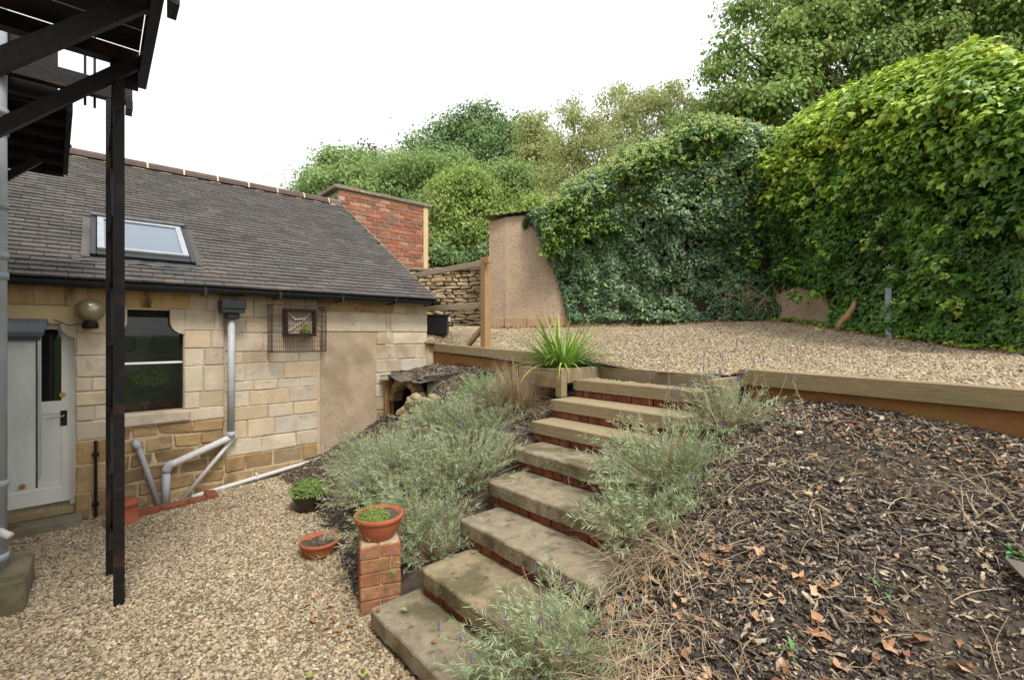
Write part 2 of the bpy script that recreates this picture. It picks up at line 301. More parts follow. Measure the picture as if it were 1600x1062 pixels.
def grid_obj(name, fz, x0, x1, y0, y1, st, m, keep=None, z=None, **kw):
    xs = np.arange(x0, x1+st/2, st); ys = np.arange(y0, y1+st/2, st); X, Y = np.meshgrid(xs, ys); Z = fz(X, Y)
    n = len(xs); f = []
    for j in range(len(ys)-1):
        for i in range(n-1):
            if keep is None or keep((xs[i]+xs[i+1])/2, (ys[j]+ys[j+1])/2): f.append((j*n+i, j*n+i+1, (j+1)*n+i+1, (j+1)*n+i))
    b = MB(); b.v = list(zip(X.ravel(), Y.ravel(), Z.ravel())); b.f = f; b.t = [0]*len(b.v)
    return b.build(name, m, None, True, center=False, **kw)
g = MB(); g.v = [(-600,-600,-.12),(600,-600,-.12),(600,600,-.12),(-600,600,-.12)]; g.f = [(0,1,2,3)]; g.t = [0]*4
g.build('ground', MT['grass'], center=False, kind='structure')
grid_obj('courtyard', low_z, -1.28, 2.55, -3, 5.83, .1, MT['dirt'], kind='structure')
in_hole = lambda x, y: 2.96 < x < 3.66 and y > 4.84
grid_obj('planting_bank', bed_z, .85, 4.0, -3, 5.86, .05, MT['soil'], keep=lambda x, y: not in_hole(x, y) and x < XR(y)+.09, kind='structure')
grid_obj('terrace', ter_z, 3.4, 9.6, -3, 9.2, .1, MT['dirt'], keep=lambda x, y: (x > XR(y)+.09 or y > 5.70) and not (y > 5.7 and x < 3.52), kind='structure')
def hill_z(x, y):
    Y = np.sin(math.radians(42))*x+np.cos(math.radians(42))*y
    return 1.7+np.clip(Y-11, 0, 60)*.16+vnoise(x, y, .2, 8)*.3-np.clip(-(Y-10.4), 0, 8)*2
grid_obj('hillside', hill_z, -10, 60, -10, 60, 1.5, MT['grass'], keep=lambda x, y: .669*x+.743*y > 10.6 and not (y < 10.6 and x < 3.7), kind='structure')

# ---- loose ground cover: geometry-nodes instances of small modelled stones and chips
def pebble_mesh(i, flat=.5, m='pebble', sub=1):
    import bmesh
    bm = bmesh.new(); bmesh.ops.create_icosphere(bm, subdivisions=sub, radius=.5); rr = random.Random(i)
    ax = Vector((rr.random()-.5, rr.random()-.5, rr.random()-.5)).normalized(); k = rr.uniform(.2,.36)
    for v in bm.verts:
        v.co *= 1+rr.uniform(-.13,.13)
        d = v.co.dot(ax)
        if d > k: v.co -= ax*(d-k)*.8
        v.co.y *= .72; v.co.z *= flat
    me = bpy.data.meshes.new(m+'_piece'); bm.to_mesh(me); bm.free(); me.materials.append(MT[m]); return bpy.data.objects.new(m+'_piece', me)
def chip_mesh(i, m='chip', w=.35, th=.12):
    rr = random.Random(i); b = MB(); n = 3; vs = []
    for k in range(n+1):
        x = k/n-.5; ww = w*(1-.5*abs(2*x)**2)*rr.uniform(.6,1.2); dz = rr.uniform(-.06,.06); dy = rr.uniform(-.06,.06)
        vs += [(x,-ww/2+dy,dz-th/2),(x,ww/2+dy,dz-th/2),(x,ww/2*.8+dy,dz+th/2),(x,-ww/2*.8+dy,dz+th/2)]
    fs = [(k*4+a, k*4+(a+1)%4, k*4+4+(a+1)%4, k*4+4+a) for k in range(n) for a in range(4)]+[(3,2,1,0),(n*4,n*4+1,n*4+2,n*4+3)]
    b.add(vs, fs, 0); return bpy.data.objects.new(m+'_piece', b.mesh(m+'_piece', MT[m]))
def gn_scatter(name, P, rot, scl, protos, **kw):
    me = bpy.data.meshes.new(name); me.vertices.add(len(P)); me.vertices.foreach_set('co', np.asarray(P, np.float32).ravel())
    for nm, arr in (('rot', rot), ('scl', scl)):
        a = me.attributes.new(nm, 'FLOAT_VECTOR', 'POINT'); a.data.foreach_set('vector', np.asarray(arr, np.float32).ravel())
    a = me.attributes.new('pick', 'INT', 'POINT'); a.data.foreach_set('value', NR.integers(0, len(protos), len(P)).astype(np.int32))
    o = bpy.data.objects.new(name, me); COL.objects.link(o)
    t = bpy.data.node_groups.new(name+'_nodes', 'GeometryNodeTree'); t.interface.new_socket('Geometry', in_out='INPUT', socket_type='NodeSocketGeometry')
    t.interface.new_socket('Geometry', in_out='OUTPUT', socket_type='NodeSocketGeometry'); N = t.nodes; L = t.links
    gi = N.new('NodeGroupInput'); go = N.new('NodeGroupOutput'); g2i = N.new('GeometryNodeGeometryToInstance')
    for pr in protos[::-1]:
        q = N.new('GeometryNodeObjectInfo'); q.inputs['Object'].default_value = pr; L.new(q.outputs['Geometry'], g2i.inputs[0])
    ip = N.new('GeometryNodeInstanceOnPoints'); ip.inputs['Pick Instance'].default_value = True
    L.new(gi.outputs[0], ip.inputs['Points']); L.new(g2i.outputs[0], ip.inputs['Instance'])
    for nm, sock, ty in (('rot','Rotation','FLOAT_VECTOR'),('scl','Scale','FLOAT_VECTOR'),('pick','Instance Index','INT')):
        na = N.new('GeometryNodeInputNamedAttribute'); na.data_type = ty; na.inputs[0].default_value = nm
        if sock == 'Rotation':
            er = N.new('FunctionNodeEulerToRotation'); L.new(na.outputs[0], er.inputs[0]); L.new(er.outputs[0], ip.inputs[sock])
        else: L.new(na.outputs[0], ip.inputs[sock])
    L.new(ip.outputs[0], go.inputs[0]); md = o.modifiers.new('scatter', 'NODES'); md.node_group = t
    return tag(o, **kw)
PB = [pebble_mesh(i, R.uniform(.35,.6)) for i in range(6)]
def in_view(x, y, pad=.35):
    X = .743*x-.669*y; Y = .669*x+.743*y; return (Y > .9) & (np.abs(X) < 1.13*Y+pad)
def gravel(name, fz, x0, x1, y0, y1, dens, keep, size=(.016,.034), **kw):
    n = int((x1-x0)*(y1-y0)*dens); x = NR.uniform(x0, x1, n); y = NR.uniform(y0, y1, n); k = keep(x, y) & in_view(x, y); x = x[k]; y = y[k]
    z = fz(x, y)+NR.uniform(-.003, .007, len(x)); s = NR.uniform(size[0], size[1], len(x))*NR.choice([1,1,1,.7,1.25], len(x))
    rot = np.stack([NR.normal(0,.35,len(x)), NR.normal(0,.35,len(x)), NR.uniform(0,6.28,len(x))], 1)
    return gn_scatter(name, np.stack([x,y,z],1), rot, np.stack([s, s*NR.uniform(.8,1.2,len(x)), s],1), PB, **kw)
gravel('courtyard_gravel', low_z, -1.2, 2.6, .8, 5.75, 7800, lambda x, y: ((low_z(x,y) > bed_z(x,y)-.015) | (x < .9)) & ((vnoise(x,y,1.7,91)+.6*vnoise(x,y,5,92) > -.55) | (NR.random(len(x)) < .62)), (.014,.029),
       label='cream and buff limestone gravel covering the lower courtyard', cat='gravel', kind='stuff')
def ter_keep(x, y): return ((x > XR(y)+.10) | (y > 5.76)) & ~((y > 5.75) & (x < 3.57))
gravel('terrace_gravel', ter_z, 3.5, 8.7, -1.2, 8.6, 4200, ter_keep, (.015,.030),
       label='pale buff gravel spread over the raised terrace behind the sleepers', cat='gravel', kind='stuff')
gravel('landing_gravel', lambda x, y: 1.255+0*x, 3.44, 3.84, 1.6, 2.9, 4500, lambda x, y: x < XR(y)-.02, (.012,.026),
       label='gravel filling the top landing between the last sleeper step and the edging board', cat='gravel', kind='stuff')
CH = [chip_mesh(i, 'chip', R.uniform(.25,.6), R.uniform(.08,.2)) for i in range(8)]
n = 210000; x = NR.uniform(1.0, 3.9, n); y = NR.uniform(-1.5, 5.8, n)
stairzone = (y > 1.5) & (y < 2.95)
k = in_view(x, y) & (x < XR(y)+.03) & (bed_z(x, y) > low_z(x, y)-.01) & ~stairzone & ~((y > 2.9) & (NR.random(n) < .5))
x = x[k]; y = y[k]; n = len(x); s = NR.uniform(.010, .034, n)*NR.choice([.5,.7,1,1.3,2.1], n, p=[.25,.3,.25,.14,.06])*(1-.35*(vnoise(x,y,2.2,77)>.35))
gn_scatter('bark_mulch', np.stack([x, y, np.where((x > 2.93) & (y > 4.82), 1.14+.16*(x-2.93), bed_z(x,y))+NR.uniform(0,.015,n)], 1), np.stack([NR.normal(0,.4,n), NR.normal(0,.4,n), NR.uniform(0,6.28,n)],1),
           np.stack([s*1.15, s, s],1), CH, label='dark chipped bark mulch covering the sloping bank', cat='bark mulch', kind='stuff')

# ------------------------------------------------------------------ stone cottage
FY = 5.77
house = thing('stone_cottage', 'low honey coloured stone cottage with dark tiled roof, rooflight and half glazed white door', 'cottage', (1.2,FY,0))
def hp(mb, name, m, parent=None, smooth=False, **kw):       # a cottage part from world coordinates
    parent = parent or house
    base = Vector((1.2,FY,0)); mb.v = [tuple(Vector(v)-base) for v in mb.v]; return mb.build(name, m, parent, smooth, center=False, **kw)
# masonry core with openings (mortar shows in the joints)
DX0, DX1, DZ = -.98, -.15, 1.82; WX0, WX1, WZ0, WZ1 = .10, .66, .93, 1.94
w = MB(); Y0, Y1 = FY+.007, FY+.42
w.box(-1.28, DX0, Y0, Y1, -.1, 2.2); w.box(DX0, DX1, Y0, Y1, DZ, 2.2); w.box(DX1, WX0, Y0, Y1, -.1, 2.2)
w.box(WX0, WX1, Y0, Y1, -.1, WZ0); w.box(WX0, WX1, Y0, Y1, WZ1, 2.2); w.box(WX1, 3.545, Y0, Y1, -.1, 2.2)
w.box(3.2, 3.545, Y1, 12.3, -.1, 2.2)
w.add([(3.2,Y0,2.2),(3.545,Y0,2.2),(3.2,9.05,4.14),(3.545,9.05,4.14),(3.2,12.3,2.2),(3.545,12.3,2.2)], [(0,1,3,2),(2,3,5,4),(0,2,4),(1,5,3)])
wall = hp(w, 'wall', MT['mortar'])
def blk(x0, x1, z0, z1, m='stone', d=.006, j=.004, proud=None):
    g_ = .0035; b = MB(); yo = R.uniform(-.006,.006) if proud is None else proud
    irr = j
    b.box(x0+g_, x1-g_, FY-.004+yo, FY+.13, z0+g_, z1-g_, c=d, j=irr); return hp(b, 'stone', MT[m], wall)
def course(x0, x1, z0, z1, joints, m='stone', **kw):
    xs = [x0]+list(joints)+[x1]
    for a, b in zip(xs[:-1], xs[1:]): blk(a, b, z0, z1, m, **kw)
# long stained frieze stones under the eaves
course(-1.28, .72, 1.955, 2.17, [-.62,-.16,.08], 'ochre', proud=-.004)
# pier between door and window
for a, b, js in [(1.70,1.955,[]),(1.50,1.70,[]),(1.30,1.50,[]),(1.17,1.30,[-.04]),(1.04,1.17,[]),(.90,1.04,[-.02]),(.72,.90,[]),(.5,.72,[-.0]),(.25,.5,[]),(0,.25,[-.05])]:
    course(-.15, .10, a, b, js, 'stone' if a > .5 else 'rubble', d=.01)
course(-1.28, -.98, 0, 1.955, [], 'stone')
# right jamb of the window: tall ashlar, then coursed stone to the downpipe and beyond
for a, b, js in [(1.955,2.16,[.86,.98]),(1.74,1.955,[.93]),(1.555,1.74,[.90]),(1.37,1.555,[.84]),(1.10,1.37,[.83]),(.93,1.10,[.80])]:
    course(.665, 1.02, a, b, js, 'stone')
cz = [.05,.2,.376,.549,.75,.90,1.074,1.18,1.376,1.506,1.714,1.887,2.16]
cj = [[1.3,1.66],[1.22,1.5,1.82],[1.38,1.75],[1.24,1.52],[1.45,1.72],[1.26,1.68],[1.3,1.55,1.8],[1.22,1.62],[1.2,1.45,1.78],[1.4,1.72],[1.22,1.5],[1.12,1.3,1.5,1.62,1.84]]
for i in range(12):
    m = 'rubble' if i < 2 else 'stone'
    course(1.02, 2.0, cz[i], cz[i+1], cj[i], m, d=.012 if i < 2 else .006, j=.008 if i < 3 else .003)
# ochre replacement block, rubble below the window
for (a, b, js) in [(.68,.80,[.2,.48,.74]),(.54,.68,[.34,.60,.86]),(.40,.54,[.22,.44,.8]),(.26,.40,[.38,.66,.9]),(.12,.26,[.28,.52,.78]),(0,.12,[.4,.7])]:
    course(.10, 1.02, a, b, [v+R.uniform(-.05,.05) for v in js], 'rubble', d=.014, j=.012)
blk(.665, 1.02, .80, .93); blk(.10, .30, .80, .86, 'rubble')
# lintel and blocked doorway
blk(2.0, 2.90, 1.73, 1.975, 'stone', proud=-.008); course(2.0, 3.0, 1.985, 2.16, [2.16,2.4,2.55,2.74], 'rubble')
pn = MB(); pn.box(2.03, 2.755, FY-.002, FY+.12, 0, 1.722, c=.004); hp(pn, 'blocked_doorway', MT['panel'], label='brown cement render filling a former doorway')
rc = [.1,.32,.5,.68,.86,1.03,1.18,1.36,1.56,1.73]; rj = [[3.0],[3.05],[2.95],[2.92,3.2],[2.93],[3.0,3.3],[2.92,3.12],[3.06,3.36],[2.9,3.0]]
for i in range(9): course(2.755, 3.545, rc[i], rc[i+1], rj[i], 'stone' if i > 2 else 'rubble', j=.006, d=.01)
course(2.90, 3.545, 1.73, 1.975, [2.97], 'stone'); course(3.0, 3.545, 1.985, 2.16, [3.2,3.36], 'stone')
hp(MB().box(3.546,3.66,FY+.0,FY+.3,.2,1.66), 'wall_return', MT['mortar'])
for za in (.9,1.08,1.22,1.36,1.50): course(3.55, 3.65, za, za+.135, [], 'rubble', j=.01, d=.012)
# gable return stones
z = .1
while z < 2.1:
    h = R.uniform(.14,.24); yy = FY+.13
    while yy < 9:
        wd = R.uniform(.25,.5); b = MB(); b.box(3.48, 3.555, yy+.006, yy+wd-.006, z+.006, min(z+h,2.18)-.006, c=.008, j=.005); hp(b, 'stone', MT['stone'], wall); yy += wd
        if yy > 7.6: break
    z += h
# quarter-round shoulder stones at window and door heads, window surround
def shoulder(cx, top, sx, w_, h1, h2):
    """stone projecting into the opening head; its underside is a concave quarter round"""
    b = MB(); prof = [(cx, top), (cx, top-h2)]+[(cx-sx*w_*math.sin(a), top-h2+(h2-h1)*(1-math.cos(a))) for a in np.linspace(.15, math.pi/2, 8)]+[(cx-sx*w_, top)]
    n = len(prof); vs = [(p[0], FY-.008, p[1]) for p in prof]+[(p[0], FY+.16, p[1]) for p in prof]
    fs = [tuple(range(n)), tuple(range(n, 2*n))[::-1]]+[(i, i+n, (i+1)%n+n, (i+1)%n) for i in range(n)]
    b.add(vs, fs); return hp(b, 'shoulder_stone', MT['stone'], wall)
shoulder(.668, 1.953, 1, .12, .12, .25); shoulder(.095, 1.953, -1, .12, .12, .25); shoulder(-.147, 1.83, 1, .10, .03, .16)
hp(MB().box(-.98,-.155,FY-.0,FY+.12,1.795,1.953,c=.004), 'door_head', MT['cream'], wall)
# window
win = hp(MB().box(WX0, WX1, FY+.10, FY+.13, WZ1-.07, WZ1), 'window', MT['dark'])
b = MB().box(WX0-.02, WX1+.06, FY-.035, FY+.20, WZ0-.13, WZ0-.0, c=.02, j=.006); hp(b, 'sill', MT['stone'], win)
hp(MB().box(WX0, WX1, FY+.085, FY+.125, 1.40, 1.422, c=.004), 'transom', MT['white'], win)
hp(MB().box(WX0, WX0+.025, FY+.09, FY+.13, WZ0, WZ1-.07).box(WX1-.022, WX1, FY+.09, FY+.13, WZ0, WZ1-.07), 'frame', MT['dark'], win)
hp(MB().box(WX0+.026, WX1-.023, FY+.105, FY+.109, WZ0+.002, 1.398), 'lower_pane', MT['glassm'], win)
hp(MB().box(WX0+.026, WX1-.023, FY+.105, FY+.109, 1.424, WZ1-.072), 'upper_pane', MT['glassm'], win)
rm = MB()    # room behind the window, open towards it
rm.box(-.05, 1.3, FY+.80, FY+.84, .3, 2.15); rm.box(-.09, -.05, FY+.43, FY+.84, .3, 2.15); rm.box(1.3, 1.34, FY+.43, FY+.84, .3, 2.15)
rm.box(-.09, 1.34, FY+.43, FY+.84, .26, .3); rm.box(-.09, 1.34, FY+.43, FY+.84, 2.15, 2.19)
hp(rm, 'room', MT['roomw'])
# things seen through the window
for i, (px_, pz_, r_, lb) in enumerate([(.22,1.60,.09,'round black frying pan hanging in the left of the window'),(.52,1.60,.105,'larger round black frying pan hanging in the right of the window')]):
    b = MB(); y = FY+.45
    prof = [(0.001,0),(r_*.85,0),(r_,.035),(r_*.97,.035),(r_*.82,.006),(0.001,.006)]
    b.lathe(prof, (0,0,0), 20); b.v = [(v[0], -v[2], v[1]) for v in b.v]
    b.box(-.012, .012, -.02, -.008, r_*.95, r_+.2); b.v = [(v[0]+px_, v[1]+y, v[2]+pz_) for v in b.v]
    tag(b.build('frying_pan', MT['pan']), lb, 'frying pan')
b = MB().box(.02, 1.1, FY+.14, FY+.42, WZ0-.03, WZ0); hp(b, 'inner_sill', MT['rubble'], win)
def pot_prof(r, h): return [(.001,0),(r*.68,0),(r*.9,h*.78),(r,h*.78),(r*1.02,h),(r*.92,h),(r*.86,h*.8),(.001,h*.8)]
tag(MB().lathe(pot_prof(.045,.075), (.36, FY+.24, WZ0)).build('flower_pot', MT['terra'], None, True), 'tiny terracotta flower pot standing inside the window', 'flower pot')
for a, c in ((.24,.1),(.5,.095)):
    tag(MB().box(a, a+.12, FY+.27, FY+.34, WZ0, WZ0+.055, c=.004, j=.003).build('brick', MT['rbrick']), 'loose red brick on the inner sill '+('left of' if a < .3 else 'right of')+' the tiny pot', 'brick')
# trailing plant mass in a bowl seen through the lower pane
t_ = thing('bowl_plant', 'green leafy plant in a wide pale bowl behind the lower window pane', 'potted plant', (.40,FY+.36,1.12))
MB().lathe([(.001,0),(.1,.0),(.2,.07),(.21,.09),(.19,.09),(.001,.05)], n=24).build('bowl', MT['plinth'], t_, True)
# ---- door
door = thing('tmp', '', ''); bpy.data.objects.remove(door)
dY = FY+.14
d0, d1 = DX0+.02, DX1-.035
dm = MB(); zb = .17
dm.box(d0, d1, dY, dY+.04, zb, .30, tone=.5); dm.box(d0, d1, dY, dY+.04, .98, 1.09, tone=.5); dm.box(d0, d1, dY, dY+.04, 1.745, DZ-.04, tone=.5)
for a, c in ((d0, d0+.13), (d1-.058, d1)):
    dm.box(a, c, dY, dY+.04, .30, .98, tone=.5); dm.box(a, c, dY, dY+.04, 1.09, 1.745, tone=.5)
dm.box(d0+.13, d1-.058, dY+.012, dY+.03, .30, .98, tone=.5)
door = hp(dm, 'door', MT['white'], label='white half glazed door')
hp(MB().box(d0+.13, d1-.058, dY+.018, dY+.024, 1.092, 1.743), 'pane', MT['glassm'], door)
hp(MB().box(d1-.065, d1-.02, dY-.006, dY-.0005, .86, 1.0, c=.002), 'lock_plate', MT['iron'], door)
hp(MB().tube([(d1-.043,dY-.007,.955),(d1-.043,dY-.05,.955),(d1-.15,dY-.055,.945)], .007), 'handle', MT['greyp'], door)
hp(MB().tube([(d1-.05,dY-.014,1.145),(d1-.05,dY-.0005,1.145)], .022, 14), 'night_latch', MT['brass'], door)
hp(MB().box(d1+.001, DX1, dY-.03, dY+.06, .14, DZ-.01).box(DX0, d0-.001, dY-.03, dY+.06, .14, DZ-.01).box(DX0, DX1, dY-.03, dY+.06, DZ-.038, DZ), 'door_frame', MT['white'])
hp(MB().box(DX0, DX1+.0, FY+.02, dY+.08, .08, .14, c=.006), 'threshold', MT['iolog'])
hp(MB().box(-1.1, -.1, FY-.16, FY+.02, -.02, .075, c=.01, j=.004), 'door_step', MT['plinth'])
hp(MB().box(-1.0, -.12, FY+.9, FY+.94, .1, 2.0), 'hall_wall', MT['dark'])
# ---- eaves, gutter, downpipe
hp(MB().box(-1.28, 3.6, FY-.12, FY-.006, 2.172, 2.19), 'soffit', MT['blackp'])
gt = MB(); n = 9
gt.sheet(lambda u, v: (-1.28+4.9*u, FY-.20-.052*math.cos(math.pi*v), 2.165-.052*math.sin(math.pi*v)-.01*math.sin(u*3.1)), 24, 8)
gt.sheet(lambda u, v: (-1.28+4.9*u, FY-.20-.046*math.cos(math.pi*v), 2.165-.046*math.sin(math.pi*v)-.01*math.sin(u*3.1)), 24, 8)
hp(gt, 'gutter', MT['blackp'], smooth=True)
for xb in (-.6,.1,.8,1.5,2.2,2.9,3.5): hp(MB().box(xb, xb+.025, FY-.262, FY-.01, 2.095, 2.109).box(xb, xb+.025, FY-.262, FY-.254, 2.11, 2.17), 'gutter_bracket', MT['blackp'])
b = MB().box(.955, 1.185, FY-.22, FY-.02, 1.965, 2.06, c=.008).box(.965, 1.175, FY-.21, FY-.03, 1.925, 1.963).box(1.01, 1.13, FY-.175, FY-.055, 1.86, 1.923, c=.01)
hp(b, 'hopper', MT['blackp'])
hp(MB().tube([(1.065,FY-.11,1.862),(1.065,FY-.09,.64)], .034, 14), 'downpipe', MT['greyp'], smooth=True)
hp(MB().tube([(1.065,FY-.09,.66),(1.065,FY-.09,.60)], .043, 14), 'pipe_collar', MT['greyp'], smooth=True)
hp(MB().tube([(1.065,FY-.09,.61),(1.03,FY-.09,.585),(.56,FY-.08,.405),(.53,FY-.08,.39)], .035, 14), 'drain_pipe', MT['whitep'], smooth=True)
hp(MB().tube([(.565,FY-.08,.41),(.535,FY-.08,.40),(.512,FY-.08,.36),(.51,FY-.08,.335)], .042, 14), 'pipe_elbow', MT['greyp'], smooth=True)
hp(MB().tube([(.51,FY-.08,.34),(.505,FY-.08,.0)], .035, 14), 'drain_pipe', MT['greyp'], smooth=True)
hp(MB().tube([(1.12,FY-.03,.60),(1.10,FY-.06,.585),(.63,FY-.08,.02)], .021, 10), 'waste_pipe', MT['whitep'], smooth=True)
hp(MB().tube([(.27,FY+.02,.665),(.275,FY-.04,.66),(.30,FY-.07,.60),(.45,FY-.08,.03)], .024, 10), 'waste_pipe', MT['greyp'], smooth=True)
hp(MB().tube([(.268,FY-.05,.668),(.30,FY-.068,.60)], .032, 10), 'pipe_elbow', MT['greyp'], smooth=True)
hp(MB().tube([(.72,FY-.07,.035),(.80,FY-.07,.045),(2.35,FY-.06,.235)], .023, 10), 'waste_pipe', MT['whitep'], smooth=True)
hp(MB().box(1.31, 1.335, FY-.09, FY, .10, .15).tube([(1.31,FY-.065,.108),(1.335,FY-.065,.11)], .032, 10), 'pipe_clip', MT['whitep'])
hp(MB().tube([(-.01,FY-.05,.02),(-.01,FY-.05,.72)], .013, 8).box(-.035,.015,FY-.05,FY,.58,.6).box(-.035,.015,FY-.05,FY,.12,.14), 'gas_pipe', MT['iron'])
# ---- roof
EY, EZ, RY, RZ = FY-.15, 2.20, 9.05, 4.25
sl_len = math.hypot(RY-EY, RZ-EZ); sa = math.atan2(RZ-EZ, RY-EY)
def rp(x, s, h=0): return Vector((x, EY+s*math.cos(sa)-h*math.sin(sa), EZ+s*math.sin(sa)+h*math.cos(sa)))
b = MB(); vs = [rp(-1.28,0,-.03), rp(3.59,0,-.03), rp(3.59,sl_len,-.03), rp(-1.28,sl_len,-.03)]; vs2 = [v+Vector((0,0,-.05)) for v in vs]
b.add(vs+vs2, [(0,1,2,3),(4,7,6,5),(0,4,5,1),(1,5,6,2),(2,6,7,3),(3,7,4,0)])
b.add([rp(-1.28,sl_len,0),rp(3.59,sl_len,0),(3.59,2*RY-EY,EZ),(-1.28,2*RY-EY,EZ)], [(0,1,2,3)])
roof = hp(b, 'roof', MT['blackp'])
TW, TG = .168, .098
tmesh = []
for i in range(5):
    q = MB(); q.box(-TW/2+.002, TW/2-.002, 0, TG+.05, 0, .017, c=.002 if i < 0 else 0, j=.0012, tone=0)
    q.v = [(v[0], v[1], v[2]+(.004*math.cos(v[0]*18) if i % 2 else 0)) for v in q.v]; tmesh.append(q.mesh('tile', MT['tile']))
tiles = []
ncrs = int(sl_len/TG); base = Vector((1.2,FY,0))
for c in range(ncrs):
    x = -1.28+(TW/2 if c % 2 else 0)+R.uniform(-.01,.01)
    while x < 3.60:
        xc = min(x, 3.60-TW/2+.01)
        s = c*TG-.03
        ps = s+.06
        insky = (-.06 < xc < .80 and .36 < ps < 1.54) or (-.2 < xc < .86 and .20 < ps < .50 and False)
        if not insky and not(xc > 3.3 and s > sl_len-.2):
            p = rp(xc, s, .006)
            Y = .669*p.x+.743*p.y; X = .743*p.x-.669*p.y
            if Y > 1 and X > -1.35*Y: tiles.append((Y, xc, s))
        x += TW
tiles.sort(key=lambda t: t[0]+ (0 if t[1] > -.75 else 10)); bigT = MB()
for i, (Y, xc, s) in enumerate(tiles):
    tilt = math.radians(8.)+R.gauss(0,.010); p = rp(xc, s, .010+R.uniform(0,.003)); rot = (sa-tilt, R.gauss(0,.008), R.gauss(0,.010))
    if i < 300: place('tile', R.choice(tmesh), roof, p-base, rot)
    else:
        me = R.choice(tmesh); M_ = Matrix.Translation(p) @ Matrix.Rotation(rot[2],4,'Z') @ Matrix.Rotation(rot[0],4,'X')
        bigT.add([M_ @ v.co for v in me.vertices], [tuple(f.vertices) for f in me.polygons])
hp(bigT, 'tile_field', MT['tile'], roof, kind='stuff')
# ridge
x = -1.25; b2 = MB()
b2.sheet(lambda u, v: (-1.25+4.7*u+0, RY-.125+.25*v, RZ-.055+.04*math.sin(math.pi*v)+.006*math.sin(u*90)), 60, 4); hp(b2, 'ridge_bedding', MT['ridgem'], roof)
while x < 3.3:
    q = MB(); L_ = .44
    q.sheet(lambda u, v: (x+L_*u, RY-.115*math.cos(math.pi*v), RZ-.02+.115*math.sin(math.pi*v)), 2, 10)
    q.sheet(lambda u, v: (x+L_*u, RY-.10*math.cos(math.pi*v), RZ-.02+.10*math.sin(math.pi*v)), 2, 10)
    hp(q, 'ridge_tile', MT['ridge'], roof, True)
    q = MB(); q.sheet(lambda u, v: (x+L_+.022*u-.002, RY-.119*math.cos(math.pi*v), RZ-.02+.119*math.sin(math.pi*v)), 1, 10); hp(q, 'ridge_joint', MT['ridgem'], roof)
    x += L_+.018
# rooflight
def rbox(mb, x0, x1, s0, s1, h0, h1, c=.0):
    q = MB(); q.box(x0, x1, s0, s1, h0, h1, c=c); mb.add([rp(v[0], v[1], v[2]) for v in q.v], q.f); return mb
rl0, rl1, s0, s1 = -.05, .79, .42, 1.46
rlp = hp(rbox(rbox(rbox(rbox(MB(), rl0, rl0+.045, s0, s1, -.02, .07,.006), rl1-.045, rl1, s0, s1, -.02, .07,.006), rl0+.045, rl1-.045, s0, s0+.10, -.02, .07,.006), rl0+.045, rl1-.045, s1-.08, s1, -.02, .08,.006), 'rooflight', MT['blackp'], label='framed rooflight window in the tiled slope')
for a_, b_ in ((-.115,-.052),(.792,.855)): hp(rbox(MB(), a_, b_, .40, 1.46, .012, .040), 'side_flashing', MT['tile'], rlp)
hp(rbox(rbox(rbox(rbox(MB(), rl0+.050, rl0+.105, s0+.105, s1-.085, .04, .09,.004), rl1-.105, rl1-.050, s0+.105, s1-.085, .04, .09,.004), rl0+.105, rl1-.105, s0+.105, s0+.15, .04, .09,.004), rl0+.105, rl1-.105, s1-.13, s1-.085, .04, .09,.004), 'sash', MT['castg'], rlp)
hp(rbox(MB(), rl0+.106, rl1-.106, s0+.151, s1-.131, .07, .075), 'pane', MT['skyglass'], rlp)
hp(rbox(MB(), rl0-.005, rl1+.005, s1-.02, s1+.04, .0, .095,.01), 'top_cover', MT['lead'], rlp)
q = MB(); q.sheet(lambda u, v: rp(-.17+1.03*u, .43-.11*v-.006*math.sin(u*23)*v, .030+.003*math.sin(u*31+v*5)), 40, 6); hp(q, 'lead_apron', MT['lead'], rlp)
q = MB(); rbox(q, 3.585, 3.61, -.02, sl_len, -.05, .02); hp(q, 'verge_mortar', MT['coping'], roof)
# ---- lamp on the pier
lp = thing('wall_lamp', 'round bronzed globe lamp on a black base beside the door', 'wall lamp', (-.045,FY-.11,1.75))
MB().lathe([(.001,0),(.05,0),(.062,.02),(.05,.05),(.055,.062),(.001,.062)], n=20).build('base', MT['iron'], lp, True)
MB().lathe([(max(.001,.104*math.sin(a)), .165-.104*math.cos(a)) for a in np.linspace(.2, math.pi, 16)], n=24).build('globe', MT['globe'], lp, True)
MB().box(-.015,.015,.05,.105,.0,.03).tube([(-.03,.03,.05),(-.15,.06,.03),(-.24,.09,.08)], .004, 6).build('bracket', MT['iron'], lp)
# ---- wire cage with nest box
cg = thing('wire_cage', 'flat rusty wire mesh cage fixed over a vent box under the eaves', 'wire cage', (1.73,FY,1.5))
x0, x1, z0, z1, yd = -.29, .30, 0, .53, -.20
f = MB()
for a in (x0, x1):
    for c in (z0, z1): f.tube([(a,yd,c),(a,-.01,c)], .006, 6)
    f.tube([(a,yd,z0),(a,yd,z1)], .006, 6)
for c in (z0, z1): f.tube([(x0,yd,c),(x1,yd,c)], .006, 6)
f.build('frame', MT['rust'], cg)
f = MB()
for i in range(1, 30): xx = x0+(x1-x0)*i/30; f.tube([(xx,yd,z0),(xx,yd,z1)], .0021, 3, False)
for i in range(1, 9): zz = z0+(z1-z0)*i/9; f.tube([(x0,yd,zz),(x1,yd,zz)], .0021, 3, False)
for i in range(1, 9): zz = z0+(z1-z0)*i/9; f.tube([(x0,yd,zz),(x0,0,zz)], .0021, 3, False); f.tube([(x1,yd,zz),(x1,0,zz)], .0021, 3, False)
for i in range(1, 8): yy = yd*i/8; f.tube([(x1,yy,z0),(x1,yy,z1)], .0021, 3, False); f.tube([(x0,yy,z0),(x0,yy,z1)], .0021, 3, False)
